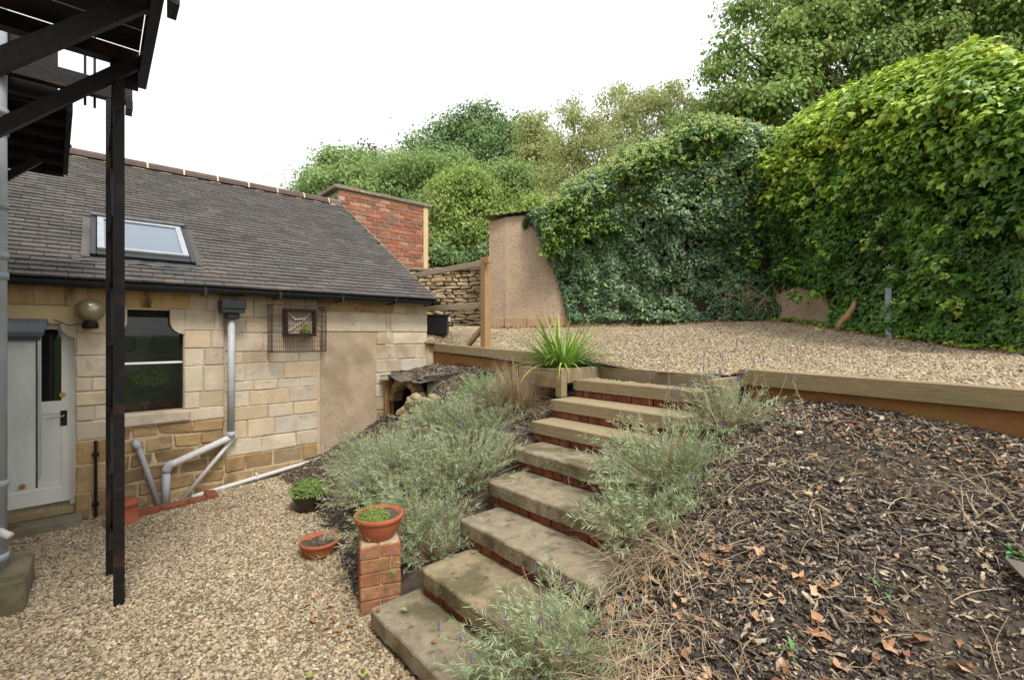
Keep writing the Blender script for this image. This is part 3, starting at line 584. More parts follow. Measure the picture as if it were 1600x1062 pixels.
for i in range(1, 24): xx = x0+(x1-x0)*i/24; f.tube([(xx,yd,z0),(xx,0,z0)], .0021, 3, False)
f.build('wire_mesh', MT['rust'], cg)
nb = thing('vent_box', 'small dark framed vent box with a pale inside and green stain, behind the wire cage', 'vent box', (1.77,FY,1.68))
MB().box(-.17,.17,-.14,-.005,0,.025).box(-.17,.17,-.14,-.005,.29,.315).box(-.17,-.145,-.14,-.005,.026,.289).box(.145,.17,-.14,-.005,.026,.289).build('case', MT['iron'], nb)
MB().box(-.144,.144,-.06,-.05,.026,.289).build('back_plate', MT['panel'], nb)
leafy_later = nb
MB().tube([(-.13,-.07,.27),(-.05,-.075,.19),(.05,-.075,.2),(.12,-.07,.28)], .012, 6).tube([(-.12,-.07,.05),(.06,-.075,.19)], .006, 5).build('bent_pipe', MT['whitep'], nb)

# ------------------------------------------------------------------ left side: house wall, iron stair, pipe, cupboard
hw = MB().box(-1.6, -1.30, -3, FY-.0, -.1, 6.5); tag(hw.build('house_wall', MT['outw']), 'pale painted wall of the taller house carrying the iron stair', 'wall')
st = thing('fire_escape', 'black iron stair landing on laced posts with diagonal braces', 'fire escape', (-.4,4,0))
SB = Vector((-.4,4,0))
def sp(mb, name, par=None, m='iron', **kw):
    mb.v = [tuple(Vector(v)-SB) for v in mb.v]; return mb.build(name, MT[m], par or st, center=False, **kw)
def bar(p, q, w, h, up=(0,0,1)):
    p = Vector(p); q = Vector(q); d = q-p; L_ = d.length; x = d.normalized(); up = Vector(up); y = up.cross(x).normalized(); z = x.cross(y)
    M_ = Matrix((x, y, z)).transposed().to_4x4(); M_.translation = p
    b = MB(); b.box(0, L_, -w/2, w/2, -h/2, h/2, mtx=M_); return b
sp(MB().box(.06,.20,3.862,3.868,3.28,3.44), 'gusset_plate'); sp(MB().box(.075,.130,3.80,3.86,-.02,3.408), 'post'); sp(MB().box(.045,.098,4.305,4.36,-.02,3.358), 'post')
z = .35; k = 0
while z < 3.2:
    a, c = (3.861, 4.299) if k % 2 else (4.299, 3.861)
    sp(bar((.085,a,z),(.085,c,z+.42),.006,.035,(1,0,0)), 'lacing_bar'); z += .42; k += 1
for zz in (.35,1.2,2.1,3.1): sp(MB().tube([(.10,3.79,zz),(.10,3.799,zz)], .010, 6), 'bolt')
for zz in (.32,.8,1.62,2.4,3.0): sp(MB().box(.06,.11,3.861,4.299,zz,zz+.02), 'batten')
# landing
sp(MB().box(-1.3,.20,3.78,3.86,3.41,3.50), 'beam'); sp(MB().box(-1.3,.19,4.30,4.37,3.36,3.48), 'beam'); sp(MB().box(-1.3,.20,3.0,3.06,3.36,3.48), 'beam')
sp(MB().box(.201,.25,2.2,4.02,3.37,3.48), 'edge_beam'); sp(MB().box(.152,.19,4.25,4.40,3.30,3.358), 'cleat'); sp(MB().box(.262,.30,2.75,2.9,3.30,3.45), 'cleat')
for a, c in ((2.1,2.55),(2.57,2.995),(3.065,3.50),(3.515,3.775)): sp(MB().box(-1.3,.20,a,c,3.502,3.52), 'deck_plate')
sp(bar((.17,3.765,3.40),(-1.3,3.74,1.92),.05,.07), 'brace'); sp(bar((.19,3.03,3.42),(-1.3,3.03,1.92),.05,.08), 'brace'); sp(bar((-.17,5.2,3.25),(-1.3,5.2,2.1),.04,.05), 'brace')
sp(MB().box(-.02,-.005,4.375,4.41,3.3,4.4).box(-.07,-.055,4.375,4.40,3.3,4.4), 'handrail_post')
# flight seen from below
for i in range(5):
    y0 = 4.42+i*.19; zz = 3.32-i*.045
    sp(MB().box(-1.3,-.14-.012*i,y0,y0+.20,zz-.05,zz-.035), 'tread'); sp(MB().box(-1.3,-.16-.012*i,y0+.2,y0+.206,zz-.125,zz-.036), 'riser')
sp(MB().box(-1.3,-.20,4.45,4.46,3.25,3.72), 'panel_plate'); sp(bar((-.14,4.42,3.30),(-.2,5.40,3.10),.03,.13), 'stringer')
pipe = thing('soil_pipe', 'tall grey cast soil pipe rising from the concrete plinth', 'pipe', (-.478,4.40,.2))
MB().tube([(0,0,0),(0,0,4.2)], .047, 18).build('pipe', MT['castg'], pipe, True)
for zz in (.05,.18,.52,1.85,1.98,2.3,2.78,2.9,3.3):
    MB().tube([(0,0,zz),(0,0,zz+.045)], .055, 18).build('collar', MT['castg'], pipe, True)
MB().tube([(0,0,.26),(.03,-.06,.24),(.07,-.10,.22)], .022, 10).build('branch', MT['whitep'], pipe, True)
tag(MB().box(-1.1,-.325,4.10,4.66,-.03,.20,c=.015,j=.004).build('plinth', MT['plinth']), 'mossy concrete block under the grey soil pipe', 'plinth')
cb = thing('wall_cupboard', 'weathered white boarded cupboard with a grey felt top beside the door', 'cupboard', (-.835,5.1,.5))
b = MB().box(-.50,.488,-.08,-.062,.03,1.2,c=.002); b.build('front_panel', MT['board'], cb)
MB().box(.44,.49,-.06,.38,.03,1.2).box(-.5,-.46,-.06,.38,.03,1.2).box(-.459,.439,-.06,.38,.03,.06).build('carcass', MT['board'], cb)
b = MB(); b.box(-.52,.53,-.14,.42,1.185,1.225,c=.008); b.v = [(v[0],v[1],v[2]+(v[1]+.1)*.20) for v in b.v]; b.build('felt_top', MT['felt'], cb)
MB().box(-.52,.515,-.115,-.085,1.15,1.20).build('fascia', MT['felt'], cb)
MB().box(.4885,.497,-.079,-.061,.03,1.19,j=.002).build('peeling_shadow_edge', MT['greenp'], cb)  # flaking green paint; its dark tone also paints in the panel's shadow gap
for xx in (.42,.30): MB().tube([(xx,-.081,.06),(xx,-.10,.06)], .018, 10).build('bolt', MT['redtim'], cb)

# ------------------------------------------------------------------ small courtyard things
q = MB(); q.lathe([(.001,0),(.115,0),(.12,.03),(.108,.035),(.098,.16),(.10,.165),(.112,.172),(.112,.20),(.06,.205),(.001,.205)], n=30)
tag(q.build('chimney_pot', MT['terra'], None, True), 'upturned orange terracotta pot standing by the wall behind the iron post', 'terracotta pot').location = (.18,FY-.33,-.01)
br = MB(); br.box(-.105,.105,-.05,.05,-.032,.033,c=.004,j=.003,tone=0); brm = br.mesh('brick', MT['rbrick'])
ed = thing('gully_surround', 'low row of red bricks boxing in the drain below the waste pipes', 'gully', (.6,FY-.2,.03))
for xx, yy, rz in ((-.25,-.06,.06),(-.04,-.06,.0),(.17,-.045,.05)): place('brick', brm, ed, (xx,yy,0), (0,0,rz))
for yy in (0.0,.11): place('brick', brm, ed, (.27,yy-.03,.012), (0,0,1.57), (.6,1,1))
place('brick', brm, ed, (-.37,.03,0), (0,0,1.57), (.7,1,1))
# brick pier
pr = thing('brick_pier', 'short pier of orange bricks standing beside the bottom step', 'brick pier', (1.335,2.75,0))
pm = []
for i in range(4): q = MB(); q.box(-.122,.122,-.060,.060,0,.077,c=.006,j=.004,tone=0); pm.append(q.mesh('brick', MT['pbrick']))
MB().box(-.112,.112,-.112,.112,.0,.412).build('mortar_core', MT['mortar'], pr)
for c in range(5):
    zz = .0+c*.083
    if c % 2 == 0: # headers showing to the left/front
        for s_ in (-1,1): place('brick', R.choice(pm), pr, (s_*.062,0,zz), (0,0,1.5708))
    else:
        for s_ in (-1,1): place('brick', R.choice(pm), pr, (0,s_*.062,zz))
pr.rotation_euler = (0,0,-.36)
# pots
def leafy(name, c, r, h, n, tmpl, m, parent, size=.02, up=.6, tone0=0, tone1=1, **kw):
    a = NR.uniform(0,6.28,n); rr = r*np.sqrt(NR.random(n)); P = np.stack([c[0]+rr*np.cos(a), c[1]+rr*np.sin(a), c[2]+h*NR.random(n)*(1-(rr/r)**2*.7)], 1)
    nn = np.stack([np.cos(a)*NR.uniform(0,1,n), np.sin(a)*NR.uniform(0,1,n), NR.uniform(.2,1,n)*up+.1],1)+NR.normal(0,.3,(n,3)); tp = np.stack([np.cos(a),np.sin(a),NR.uniform(-.3,1,n)],1)+NR.normal(0,.4,(n,3))
    return bake(name, tmpl, P, frames(nn,tp), size*NR.uniform(.6,1.3,n), NR.uniform(tone0,tone1,n), m, parent, **kw)
LEAF = ([(0,0,0),(.33,.42,-.06),(0,1,-.04),(-.33,.42,-.06),(0,.5,.05)], [(0,1,4),(1,2,4),(2,3,4),(3,0,4)])
NARROW = ([(-.04,0,0),(.04,0,0),(.065,.5,.05),(.0,1,0),(-.065,.5,.05)], [(0,1,2,4),(4,2,3)])
IVY = ([(0,0,0),(.42,-.14,-.06),(.56,.26,-.10),(.27,.44,-.03),(0,1,-.10),(-.27,.44,-.03),(-.56,.26,-.10),(-.42,-.14,-.06),(0,.3,.06)],
       [(0,1,8),(1,2,8),(2,3,8),(3,4,8),(4,5,8),(5,6,8),(6,7,8),(7,0,8)])
leafy('moss_patch', (.06,-.085,.04), .05, .11, 260, LEAF, MT['moss'], nb, .022)
leafy('foliage', (0,0,.07), .19, .16, 420, LEAF, MT['moss'], t_, .05)
def bowl(loc, r, h, label):
    t = thing('planted_bowl', label, 'plant bowl', loc)
    MB().lathe([(.001,0),(r*.55,0),(r*.62,.01),(r*.80,h*.35),(r*.93,h*.7),(r*.95,h*.78),(r,h*.80),(r*1.02,h),(r*.94,h),(r*.90,h*.8),(r*.5,h*.75),(.001,h*.78)], n=36).build('bowl', MT['terra'], t, True)
    q = MB(); q.sheet(lambda u, v: ((u*r*.9)*math.cos(v*6.2832), (u*r*.9)*math.sin(v*6.2832), h*.84+.012*math.sin(v*19+u*6)*u), 5, 20); q.build('soil', MT['soil'], t)
    return t
b1 = bowl((1.335,2.75,.412), .150, .150, 'terracotta bowl of green stonecrop standing on the brick pier')
leafy('stonecrop', (-.045,.0,.125), .10, .075, 1500, NARROW, MT['moss'], b1, .022, .8)
b2_ = bowl((1.27,3.62,0), .145, .13, 'terracotta bowl with dead grey twigs set on the gravel')
q = MB()
for i in range(60):
    a = R.uniform(0,6.28); r0 = R.uniform(0,.08); p0 = Vector((.02+r0*math.cos(a), r0*math.sin(a), .10)); d = Vector((math.cos(a)*.5+.2, math.sin(a)*.5-.3, R.uniform(.3,1)))*R.uniform(.05,.13)
    q.tube([p0, p0+d*.6, p0+d+Vector((0,0,-.02))], .0016, 3, False)
q.build('twigs', MT['lavs'], b2_)
gp = thing('glazed_pot', 'dark brown glazed pot of heathery plant at the foot of the bank', 'plant pot', (1.50,4.55,.02))
MB().lathe([(.001,0),(.09,0),(.13,.06),(.15,.14),(.145,.22),(.15,.235),(.135,.235),(.13,.2),(.001,.19)], n=30).build('pot', MT['glaze'], gp, True)
leafy('heather', (0,0,.18), .17, .13, 1800, NARROW, MT['moss'], gp, .035, .6)

# ------------------------------------------------------------------ garden steps
stp = thing('garden_steps', 'flight of stone and timber steps with red brick risers climbing to the terrace', 'steps', (2.2,2.1,0))
TB = Vector((2.2,2.1,0))
def tp_(mb, name, m, par=None, **kw): mb.v = [tuple(Vector(v)-TB) for v in mb.v]; return mb.build(name, MT[m], par or stp, center=False, **kw)
SX = [1.155,1.45,1.82,2.155,2.52,2.83,3.09,3.37]; SZ = [.135,.29,.45,.61,.775,.94,1.105,1.27]
SYL = [2.50,2.45,2.56,2.68,2.80,2.90,2.91,2.88]; SYR = [1.25,1.30,1.42,1.55,1.58,1.62,1.62,1.60]
q = MB(); q.box(-.105,.105,-.05,.05,-.032,.032,c=.004,j=.003,tone=0)
hb = []
for i in range(3): q = MB(); q.box(-.05,.05,-.049,.049,-.030,.030,c=.004,j=.004,tone=0); hb.append(q.mesh('brick', MT['rbrick']))
for i in range(8):
    x0, z1 = SX[i], SZ[i]; nx = SX[i+1] if i < 7 else 3.62; stone_ = i < 5; th = .095 if stone_ else .098
    b = MB(); x1 = (nx+.05 if stone_ else x0+.19 if i == 7 else nx+.03)
    nseg = 26; vs = []; fs = []
    # slab with slightly worn, wavering edges
    ys = np.linspace(SYR[i], SYL[i], nseg+1); c = .007 if stone_ else .005
    for yy in ys:
        w1 = R.uniform(-1,1)*(.004 if stone_ else .0015); e_ = c*1.5 if yy in (ys[0], ys[-1]) else 0
        xs0 = x0+w1+e_; zz = z1+(R.uniform(-.003,.003) if stone_ else 0)-e_*.5
        vs += [(xs0+c*.2, yy, zz-th+e_), (xs0, yy, zz-c*1.3), (xs0+c, yy, zz), (x1, yy, zz), (x1, yy, zz-th)]
    for k in range(nseg):
        for a in range(5): fs.append((k*5+a, (k+1)*5+a, (k+1)*5+(a+1)%5, k*5+(a+1)%5))
    fs += [(0,1,2,3,4), tuple(nseg*5+a for a in (4,3,2,1,0))]
    b.add(vs, fs); tp_(b, 'stone_tread' if stone_ else 'timber_tread', 'concrete' if stone_ else 'timx')
    if i > 0:
        yy = SYL[i]-.06; zb = z1-th-.033
        while yy > SYR[i]+.05: place('brick', R.choice(hb), stp, Vector((x0+.075+R.uniform(-.004,.004), yy, zb))-TB, (0,0,R.gauss(0,.02)), (1,.98,1)); yy -= .104
        q = MB().box(x0+.06, x0+.14, SYR[i]+.02, SYL[i]-.02, z1-.30, z1-th-.002); tp_(q, 'mortar_bed', 'mortar')
# edging board at the top of the flight
b = MB(); b.add([(3.64,1.62,1.25),(3.85,2.92,1.25),(3.89,2.92,1.25),(3.68,1.62,1.25),(3.64,1.62,1.37),(3.85,2.92,1.37),(3.89,2.92,1.375),(3.68,1.62,1.37)], [(0,3,2,1),(4,5,6,7),(0,1,5,4),(1,2,6,5),(2,3,7,6),(3,0,4,7)]); tp_(b, 'edging_board', 'timx')
# planter
pl = thing('timber_planter', 'square timber edging box at the stair head holding the strap leaved plant', 'planter', (3.6,3.2,1.1))
for nm, bx in (('post',(-.33,-.25,-.27,-.19,.0,.275)),('board',(-.248,.33,-.275,-.235,.13,.27)),('board',(.29,.33,-.233,.30,.13,.27)),('board',(-.33,-.29,-.188,.30,.08,.265)),('board',(-.288,.288,.26,.30,.13,.27))):
    MB().box(*bx, c=.004).build(nm, MT['timx'], pl)
MB().box(-.288,.288,-.233,.258,.1,.22).build('soil', MT['soil'], pl)
# retaining walls of sleepers
rw = thing('sleeper_wall', 'left retaining edge of thick pale timber sleepers over an orange brown board', 'retaining wall', (3.66,4.4,1.5))
def beamy(y0, y1, x0, x1, z0a, z1a, z0b, z1b, w, c=.006, twist=0):
    """beam running in y with its front face at x0 (y0) .. x1 (y1)"""
    n = 10; vs = []; fs = []
    for i in range(n+1):
        t = i/n; y = y0+(y1-y0)*t; x = x0+(x1-x0)*t+R.uniform(-.0015,.0015); a = z0a+(z0b-z0a)*t; b = z1a+(z1b-z1a)*t+R.uniform(-.002,.002)
        vs += [(x,y,a+c),(x,y,b-c),(x+c,y,b),(x+w-c,y,b),(x+w,y,b-c),(x+w,y,a),(x+c,y,a)]
    for i in range(n):
        for k in range(7): fs.append((i*7+k, i*7+(k+1)%7, (i+1)*7+(k+1)%7, (i+1)*7+k))
    fs += [tuple(range(7))[::-1], tuple(n*7+k for k in range(7))]
    b = MB(); b.add(vs, fs); return b
def sub(mb, o, v): mb.v = [tuple(Vector(a)-Vector(v)) for a in mb.v]; return mb
sub(beamy(3.42, 4.62, 3.62, 3.625, 1.345, 1.495, 1.415, 1.53, .13), rw, (3.66,4.4,1.5)).build('sleeper', MT['iolog'], rw)
sub(beamy(4.625, 5.765, 3.625, 3.63, 1.415, 1.53, 1.45, 1.572, .13), rw, (3.66,4.4,1.5)).build('sleeper', MT['iolog'], rw)
sub(beamy(3.42, 5.765, 3.66, 3.665, 1.1, 1.34, 1.1, 1.447, .05), rw, (3.66,4.4,1.5)).build('board', MT['redtim'], rw)
rw2 = thing('sleeper_wall', 'right retaining edge, a long weathered sleeper over a stained board above the bark bank', 'retaining wall', (3.6,0,1.4))
o_ = (3.6,0,1.4)
sub(beamy(-1.6, 1.54, 3.25, 3.85, 1.30, 1.41, 1.295, 1.422, .12), rw2, o_).build('sleeper', MT['iolog'], rw2)
sub(beamy(-1.6, 1.50, 3.29, 3.885, 1.08, 1.298, 1.08, 1.293, .05), rw2, o_).build('board', MT['redtim'], rw2)
sub(MB().box(3.42,3.84,1.545,1.585,1.08,1.36,c=.004), rw2, o_).build('board', MT['timx'], rw2)
sub(MB().box(3.40,3.47,1.47,1.54,.98,1.32,c=.004), rw2, o_).build('post', MT['timx'], rw2)

# ------------------------------------------------------------------ stone arch beside the cottage
ar = thing('stone_arch', 'small dark rubble arch with a slate capping set in the bank beside the cottage', 'arch', (2.95,5.3,.5))
AO = Vector((2.95,5.3,.5))
def ap(mb, name, m, par=None): mb.v = [tuple(Vector(v)-AO) for v in mb.v]; return mb.build(name, MT[m], par or ar, center=False)
ap(MB().box(2.98,3.68,4.83,4.86,.3,1.2).box(2.98,3.68,5.74,5.765,.3,1.2).box(3.66,3.69,4.83,5.76,.3,1.2).box(2.98,3.68,4.86,5.74,.3,.34), 'tunnel', 'soil')
q = MB(); q.sheet(lambda u, v: (2.93+.74*u, 4.82+.94*v, 1.135+.12*u+.012*math.sin(u*9+v*13)), 16, 16); q.sheet(lambda u, v: (2.97+.7*u, 4.82+.94*v, 1.10+.10*u), 4, 4); ap(q, 'earth_cover', 'soil')
for i in range(11):   # voussoirs
    a = math.pi*(i+.5)/11*.96+.05; cy, cz_ = 5.28, .80; rr = .30
    b = MB(); M_ = Matrix.Translation((2.96,cy+rr*math.cos(a),cz_+rr*math.sin(a)*.92)) @ Matrix.Rotation(-(math.pi/2-a),4,'X')
    b.box(-.07,.07,-.038,.038,-.02,.075,c=.008,j=.008,mtx=M_); ap(b, 'stone', 'rubble')
for i in range(26):
    yy = R.uniform(4.55,5.2); zz = .62+R.uniform(0,.40)*(1-(yy-4.55)*.7); b = MB(); M_ = Matrix.Translation((2.86+R.uniform(-.08,.06),yy,zz)) @ Matrix.Rotation(R.uniform(-.6,.6),4,'X') @ Matrix.Rotation(R.uniform(-.5,.5),4,'Z')
    s_ = R.uniform(.03,.07); b.box(-s_,s_,-s_*1.3,s_*1.3,-s_*.7,s_*.7,c=s_*.35,j=s_*.22,mtx=M_); ap(b, 'stone', 'dry')
for i in range(7):
    b = MB(); M_ = Matrix.Translation((2.93+R.uniform(-.04,.05),5.62-i*.125,1.155+R.uniform(-.006,.02)-.006*i)) @ Matrix.Rotation(R.uniform(-.12,.12),4,'X') @ Matrix.Rotation(R.uniform(-.3,.3),4,'Z') @ Matrix.Rotation(-.14,4,'Y')
    b.box(-.11,.12,-.085,.085,-.007,.007,j=.012,mtx=M_); ap(b, 'slate', 'slate')
ap(MB().box(2.86,2.93,5.70,5.755,.45,1.08,c=.003).box(2.945,2.985,5.70,5.755,.45,1.06,c=.003), 'door_post', 'oak')
# handrail
hr = thing('handrail', 'pale timber post and rails guarding the gap beside the cottage roof', 'handrail', (3.72,4.64,1.5))
HO = Vector((3.72,4.64,1.5))
def hq(mb, name, m): mb.v = [tuple(Vector(v)-HO) for v in mb.v]; return mb.build(name, MT[m], hr, center=False)
hq(MB().box(3.67,3.77,4.59,4.69,1.45,2.68,c=.006), 'post', 'oak')
hq(MB().box(3.70,3.735,4.695,6.6,2.585,2.66,c=.004), 'rail', 'greyoak'); hq(MB().box(3.70,3.735,4.695,6.6,2.04,2.115,c=.004), 'rail', 'greyoak')
hq(MB().box(3.655,3.695,4.50,4.589,2.60,2.68,c=.003), 'rail_end', 'oak'); hq(bar((3.72,4.70,1.78),(3.72,5.0,1.56),.06,.05), 'brace', 'iolog')
# storage box
sb = thing('storage_box', 'black plastic lidded storage box on the terrace gravel beside the cottage corner', 'storage box', (4.05,6.35,1.62), .2)
q = MB(); q.box(-.16,.16,-.11,.11,0,.27,c=.01); q.v = [(v[0]*(.88+.12*v[2]/.27), v[1]*(.88+.12*v[2]/.27), v[2]) for v in q.v]; q.build('tub', MT['blackbox'], sb)
MB().box(-.175,.175,-.125,.125,.271,.30,c=.008).build('lid', MT['blackbox'], sb)
for s_ in (-1,1): MB().box(s_*.17-.012,s_*.17+.012,-.04,.04,.20,.268).build('clip', MT['whitep'], sb)
_p = (.743*-1.12+.669*7, .669*1.12+.743*7); sb.location = (_p[0],_p[1],float(ter_z(*_p)[0])+.01); sb.rotation_euler = (0,0,-.75)

# ------------------------------------------------------------------ brick wall behind the ridge
bw = thing('brick_gable', 'tall red brick wall with stone coping and cream corner strip rising behind the ridge', 'brick wall', (3.62,9.2,2.75))
MB().box(0,2.02,.008,.9,-1.2,1.86).build('mortar_core', MT['bmort'], bw)
BM_ = []
for i in range(5): q = MB(); q.box(-.105,.105,-.055,.05,-.036,.036,c=.004,j=.003,tone=0); BM_.append(q.mesh('brick', MT['brick']))
c = 0
while c*.083+.04 < 1.84:
    zz = c*.083+.04; x = (.0 if c % 2 else -.11)
    while x < 1.92:
        if x+.105 > 0: place('brick', R.choice(BM_), bw, (x+.105+R.uniform(-.003,.003), .05+R.uniform(-.006,.006), zz), (0,0,0), (1,1,1))
        x += .222
    c += 1
MB().box(1.93,2.05,-.02,.92,0,1.855,c=.006).build('corner_strip', MT['cream'], bw)
x = -.12
while x < 2.1: L_ = R.uniform(.5,.62); MB().box(x,min(x+L_-.008,2.12),-.06,.95,1.862,1.935+R.uniform(-.008,.008),c=.012,j=.006).build('coping_stone', MT['coping'], bw); x += L_
q = MB(); q.sheet(lambda u, v: (-.16+.2*u+.02*math.sin(v*9), -.1+.0*u, 1.35+.35*v-.2*u), 6, 6); q.v = [(v[0], v[1]+.12*math.sin(v[2]*14)*.3, v[2]) for v in q.v]; q.build('lead_flashing', MT['lead'], bw)
MB().box(-.25,-.02,-.25,.1,1.44,1.60,c=.03,j=.03).build('mortar_fillet', MT['coping'], bw)

# ------------------------------------------------------------------ dry stone wall at the back
def camw(px, Y): X = (px-800)/720*Y; return Vector((.743*X+.669*Y, -.669*X+.743*Y, 0))
A0, A1 = camw(600,9.9), camw(800,9.5); dv = (A1-A0); Lw = dv.length; ang = math.atan2(dv.y, dv.x)
ds = thing('drystone_wall', 'rough dry stone wall of stacked buff rubble behind the timber handrail', 'stone wall', (A0.x,A0.y,1.7), ang)
MB().box(0,Lw,.10,.5,0,1.32).build('core', MT['soil'], ds)
zz = 0; cnt = 0
while zz < 1.30:
    h = R.uniform(.045,.10); x = R.uniform(-.1,0)
    while x < Lw:
        w_ = R.uniform(.13,.34)
        if cnt < 300:
            b = MB(); M_ = Matrix.Translation((x+w_/2,.03+R.uniform(-.03,.03),zz+h/2)) @ Matrix.Rotation(R.gauss(0,.10),4,'Y')
            hh = h*R.uniform(.75,1.0)
            b.box(-w_/2+.008,w_/2-.008,-.06,.14,-hh/2,hh/2,c=hh*.28,j=hh*.14,mtx=M_); b.build('stone', MT['dry'], ds, center=False); cnt += 1
        x += w_
    zz += h*.96
x = 0
while x < Lw: w_ = R.uniform(.25,.5); MB().box(x,x+w_-.01,-.07,.45,1.33+R.uniform(-.01,.01),1.40+R.uniform(-.015,.02),c=.015,j=.012).build('coping_stone', MT['coping'], ds); x += w_

# ------------------------------------------------------------------ roughcast boundary walls
def wallseg(name, p, q, z0, zt0, zt1, th, label, m='rough', edge=0):
    d = q-p; L_ = d.length; t = thing(name, label, 'rendered wall', (p.x,p.y,0), math.atan2(d.y,d.x))
    b = MB(); n = 14; vs = []
    for i in range(n+1):
        x = L_*i/n; z1 = zt0+(zt1-zt0)*i/n
        r_ = .10*(1-min(1,i/1.)) if edge else 0
        vs += [(x,r_,z0),(x,r_,z1-.05*(i==0)*edge),(x,th,z1),(x,th,z0)]
    fs = [(i*4+k, i*4+(k+1)%4, (i+1)*4+(k+1)%4, (i+1)*4+k) for i in range(n) for k in range(4)]+[(3,2,1,0),tuple(n*4+k for k in range(4))]
    b.add(vs, [f[::-1] for f in fs]); b.build('wall', MT[m], t); return t, L_
PA, PC, PE = camw(762,8.5), camw(1205,7.5), camw(1640,4.1)
wa, LA = wallseg('rendered_wall', PA, PC, 1.5, 3.83, 3.95, .45, 'tall sandy roughcast wall of an outbuilding, its bare left end beside the dry stone wall', edge=1)
x = .02; i = 0
while x < 1.7: w_ = .42 if i else .3; MB().box(x,x+w_-.012,-.02,.05,1.60,2.0-.0,c=.006,j=.003).build('block', MT['block'], wa); x += w_; i += 1
# corrugated roof edge
q = MB(); q.sheet(lambda u, v: (-.12+1.6*u, -.10+1.2*v, 3.85+.10*u+.16*v+.009*math.sin(u*80)), 130, 4); q.v = [(v[0],v[1],v[2]) for v in q.v]; q.build('corrugated_roof', MT['coping'], wa)
wb, LB = wallseg('rendered_wall', PC, PE, 1.3, 3.9, 3.9, .4, 'roughcast garden wall mostly hidden by ivy, with a bare patch at the corner')

# ------------------------------------------------------------------ ivy
dA = (PC-PA).normalized(); nA = Vector((dA.y,-dA.x,0)); dB = (PE-PC).normalized(); nB = Vector((dB.y,-dB.x,0))
def toward(n, p): return n if n.dot(Vector((0,0,0))-p) > 0 else -n
nA = toward(nA, PA); nB = toward(nB, PC)
def wall_s(P0, d, px):   # distance along a wall where the sight line of column px meets it
    r = camw(px, 1.); M_ = np.array([[d.x,-r.x],[d.y,-r.y]]); s = np.linalg.solve(M_, np.array([-P0.x,-P0.y])); return s[0], s[1]
def outline(P0, d, pts):
    o = [(lambda sY: (sY[0], 1.7+(522-py)*sY[1]/720))(wall_s(P0, d, px)) for px, py in pts]; return np.array(sorted(o))
topA = outline(PA+nA*.3, dA, [(815,345),(850,322),(880,292),(930,266),(975,242),(1020,222),(1060,206),(1095,182),(1130,184),(1170,196),(1205,205),(1240,215)])
botA = outline(PA+nA*.1, dA, [(815,335),(835,352),(850,395),(870,430),(880,470),(890,505),(1240,510)])
topB = outline(PC+nB*.4, dB, [(1180,215),(1215,205),(1245,172),(1290,150),(1340,125),(1400,105),(1450,95),(1490,70),(1530,84),(1570,98),(1640,112)])
botB = outline(PC+nB*.1, dB, [(1180,510),(1195,505),(1203,458),(1235,445),(1275,455),(1296,490),(1300,520),(1640,565)])
def ivy_pts(P0, d, nrm_, top, bot, n, base_bulge, topbulge, seed, over=.25):
    S0, S1 = top[0,0], top[-1,0]; s = NR.uniform(S0, S1, n); zt = np.interp(s, top[:,0], top[:,1]); zb = np.interp(s, bot[:,0], bot[:,1])
    zt = zt+vnoise(s, s*0, 3.1, seed)*.12+vnoise(s, s*0, 8, seed+1)*.08
    v = NR.random(n); z = zb+(zt-zb)*v
    hfrac = np.clip((z-2.9)/1.4, 0, 1)
    bulge = base_bulge+topbulge*hfrac**1.2+vnoise(s, z, 1.6, seed+2)*.13*(.6+hfrac)+vnoise(s, z, 4, seed+3)*.08+vnoise(s, z*.6, 9, seed+4)*.045
    edge = np.clip((zt-z)/.35, 0, 1); bulge = bulge*np.sqrt(np.clip(edge,.05,1))
    lowe = np.clip((z-zb)/.12, .25, 1); bulge = bulge*lowe
    return s, z, bulge, hfrac, edge
def ivy(name, P0, d, nn, top, bot, n, bb, tb, m, size, seed, tonef, label, tmpl=IVY, core=True, depth=.10):
    t = thing(name, label, 'ivy', (0,0,0))
    s, z, bl, hf, ed = ivy_pts(P0, d, nn, top, bot, n, bb, tb, seed)
    gap = vnoise(s, z*.8, 5.5, seed+6)+.5*vnoise(s, z*.8, 13, seed+7); kp = (gap > -.62) | (NR.random(n) < .2); s, z, bl, hf, ed = s[kp], z[kp], bl[kp], hf[kp], ed[kp]; n = len(s)
    P = np.array(P0)[None]+np.array(d)[None]*s[:,None]+np.array(nn)[None]*(bl-NR.random(n)**2*depth)[:,None]; P[:,2] = z
    up = (1-ed)[:,None]*np.array([[0,0,1.6]])
    nv = np.array(nn)[None]*1.+NR.normal(0,.38,(n,3))+np.array([[0,0,.55]])+up; tp = np.array([[0,0,-1.]])+NR.normal(0,.5,(n,3))+np.array(nn)[None]*.2
    tone = tonef(s, z, hf, ed, n)
    bake('foliage', tmpl, P, frames(nv,tp), size*NR.uniform(.6,1.25,n), tone, m, t)
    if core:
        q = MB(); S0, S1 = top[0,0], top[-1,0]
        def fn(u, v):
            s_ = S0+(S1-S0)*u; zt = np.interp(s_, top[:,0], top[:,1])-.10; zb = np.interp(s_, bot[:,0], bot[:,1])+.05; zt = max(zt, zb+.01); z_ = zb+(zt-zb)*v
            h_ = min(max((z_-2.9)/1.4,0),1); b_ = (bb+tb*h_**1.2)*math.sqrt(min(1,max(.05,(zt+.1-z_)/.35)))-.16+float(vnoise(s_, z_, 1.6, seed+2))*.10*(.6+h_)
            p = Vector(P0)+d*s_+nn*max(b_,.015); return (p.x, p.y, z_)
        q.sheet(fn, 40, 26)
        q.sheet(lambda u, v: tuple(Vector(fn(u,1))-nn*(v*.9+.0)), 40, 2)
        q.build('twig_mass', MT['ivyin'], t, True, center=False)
    return t
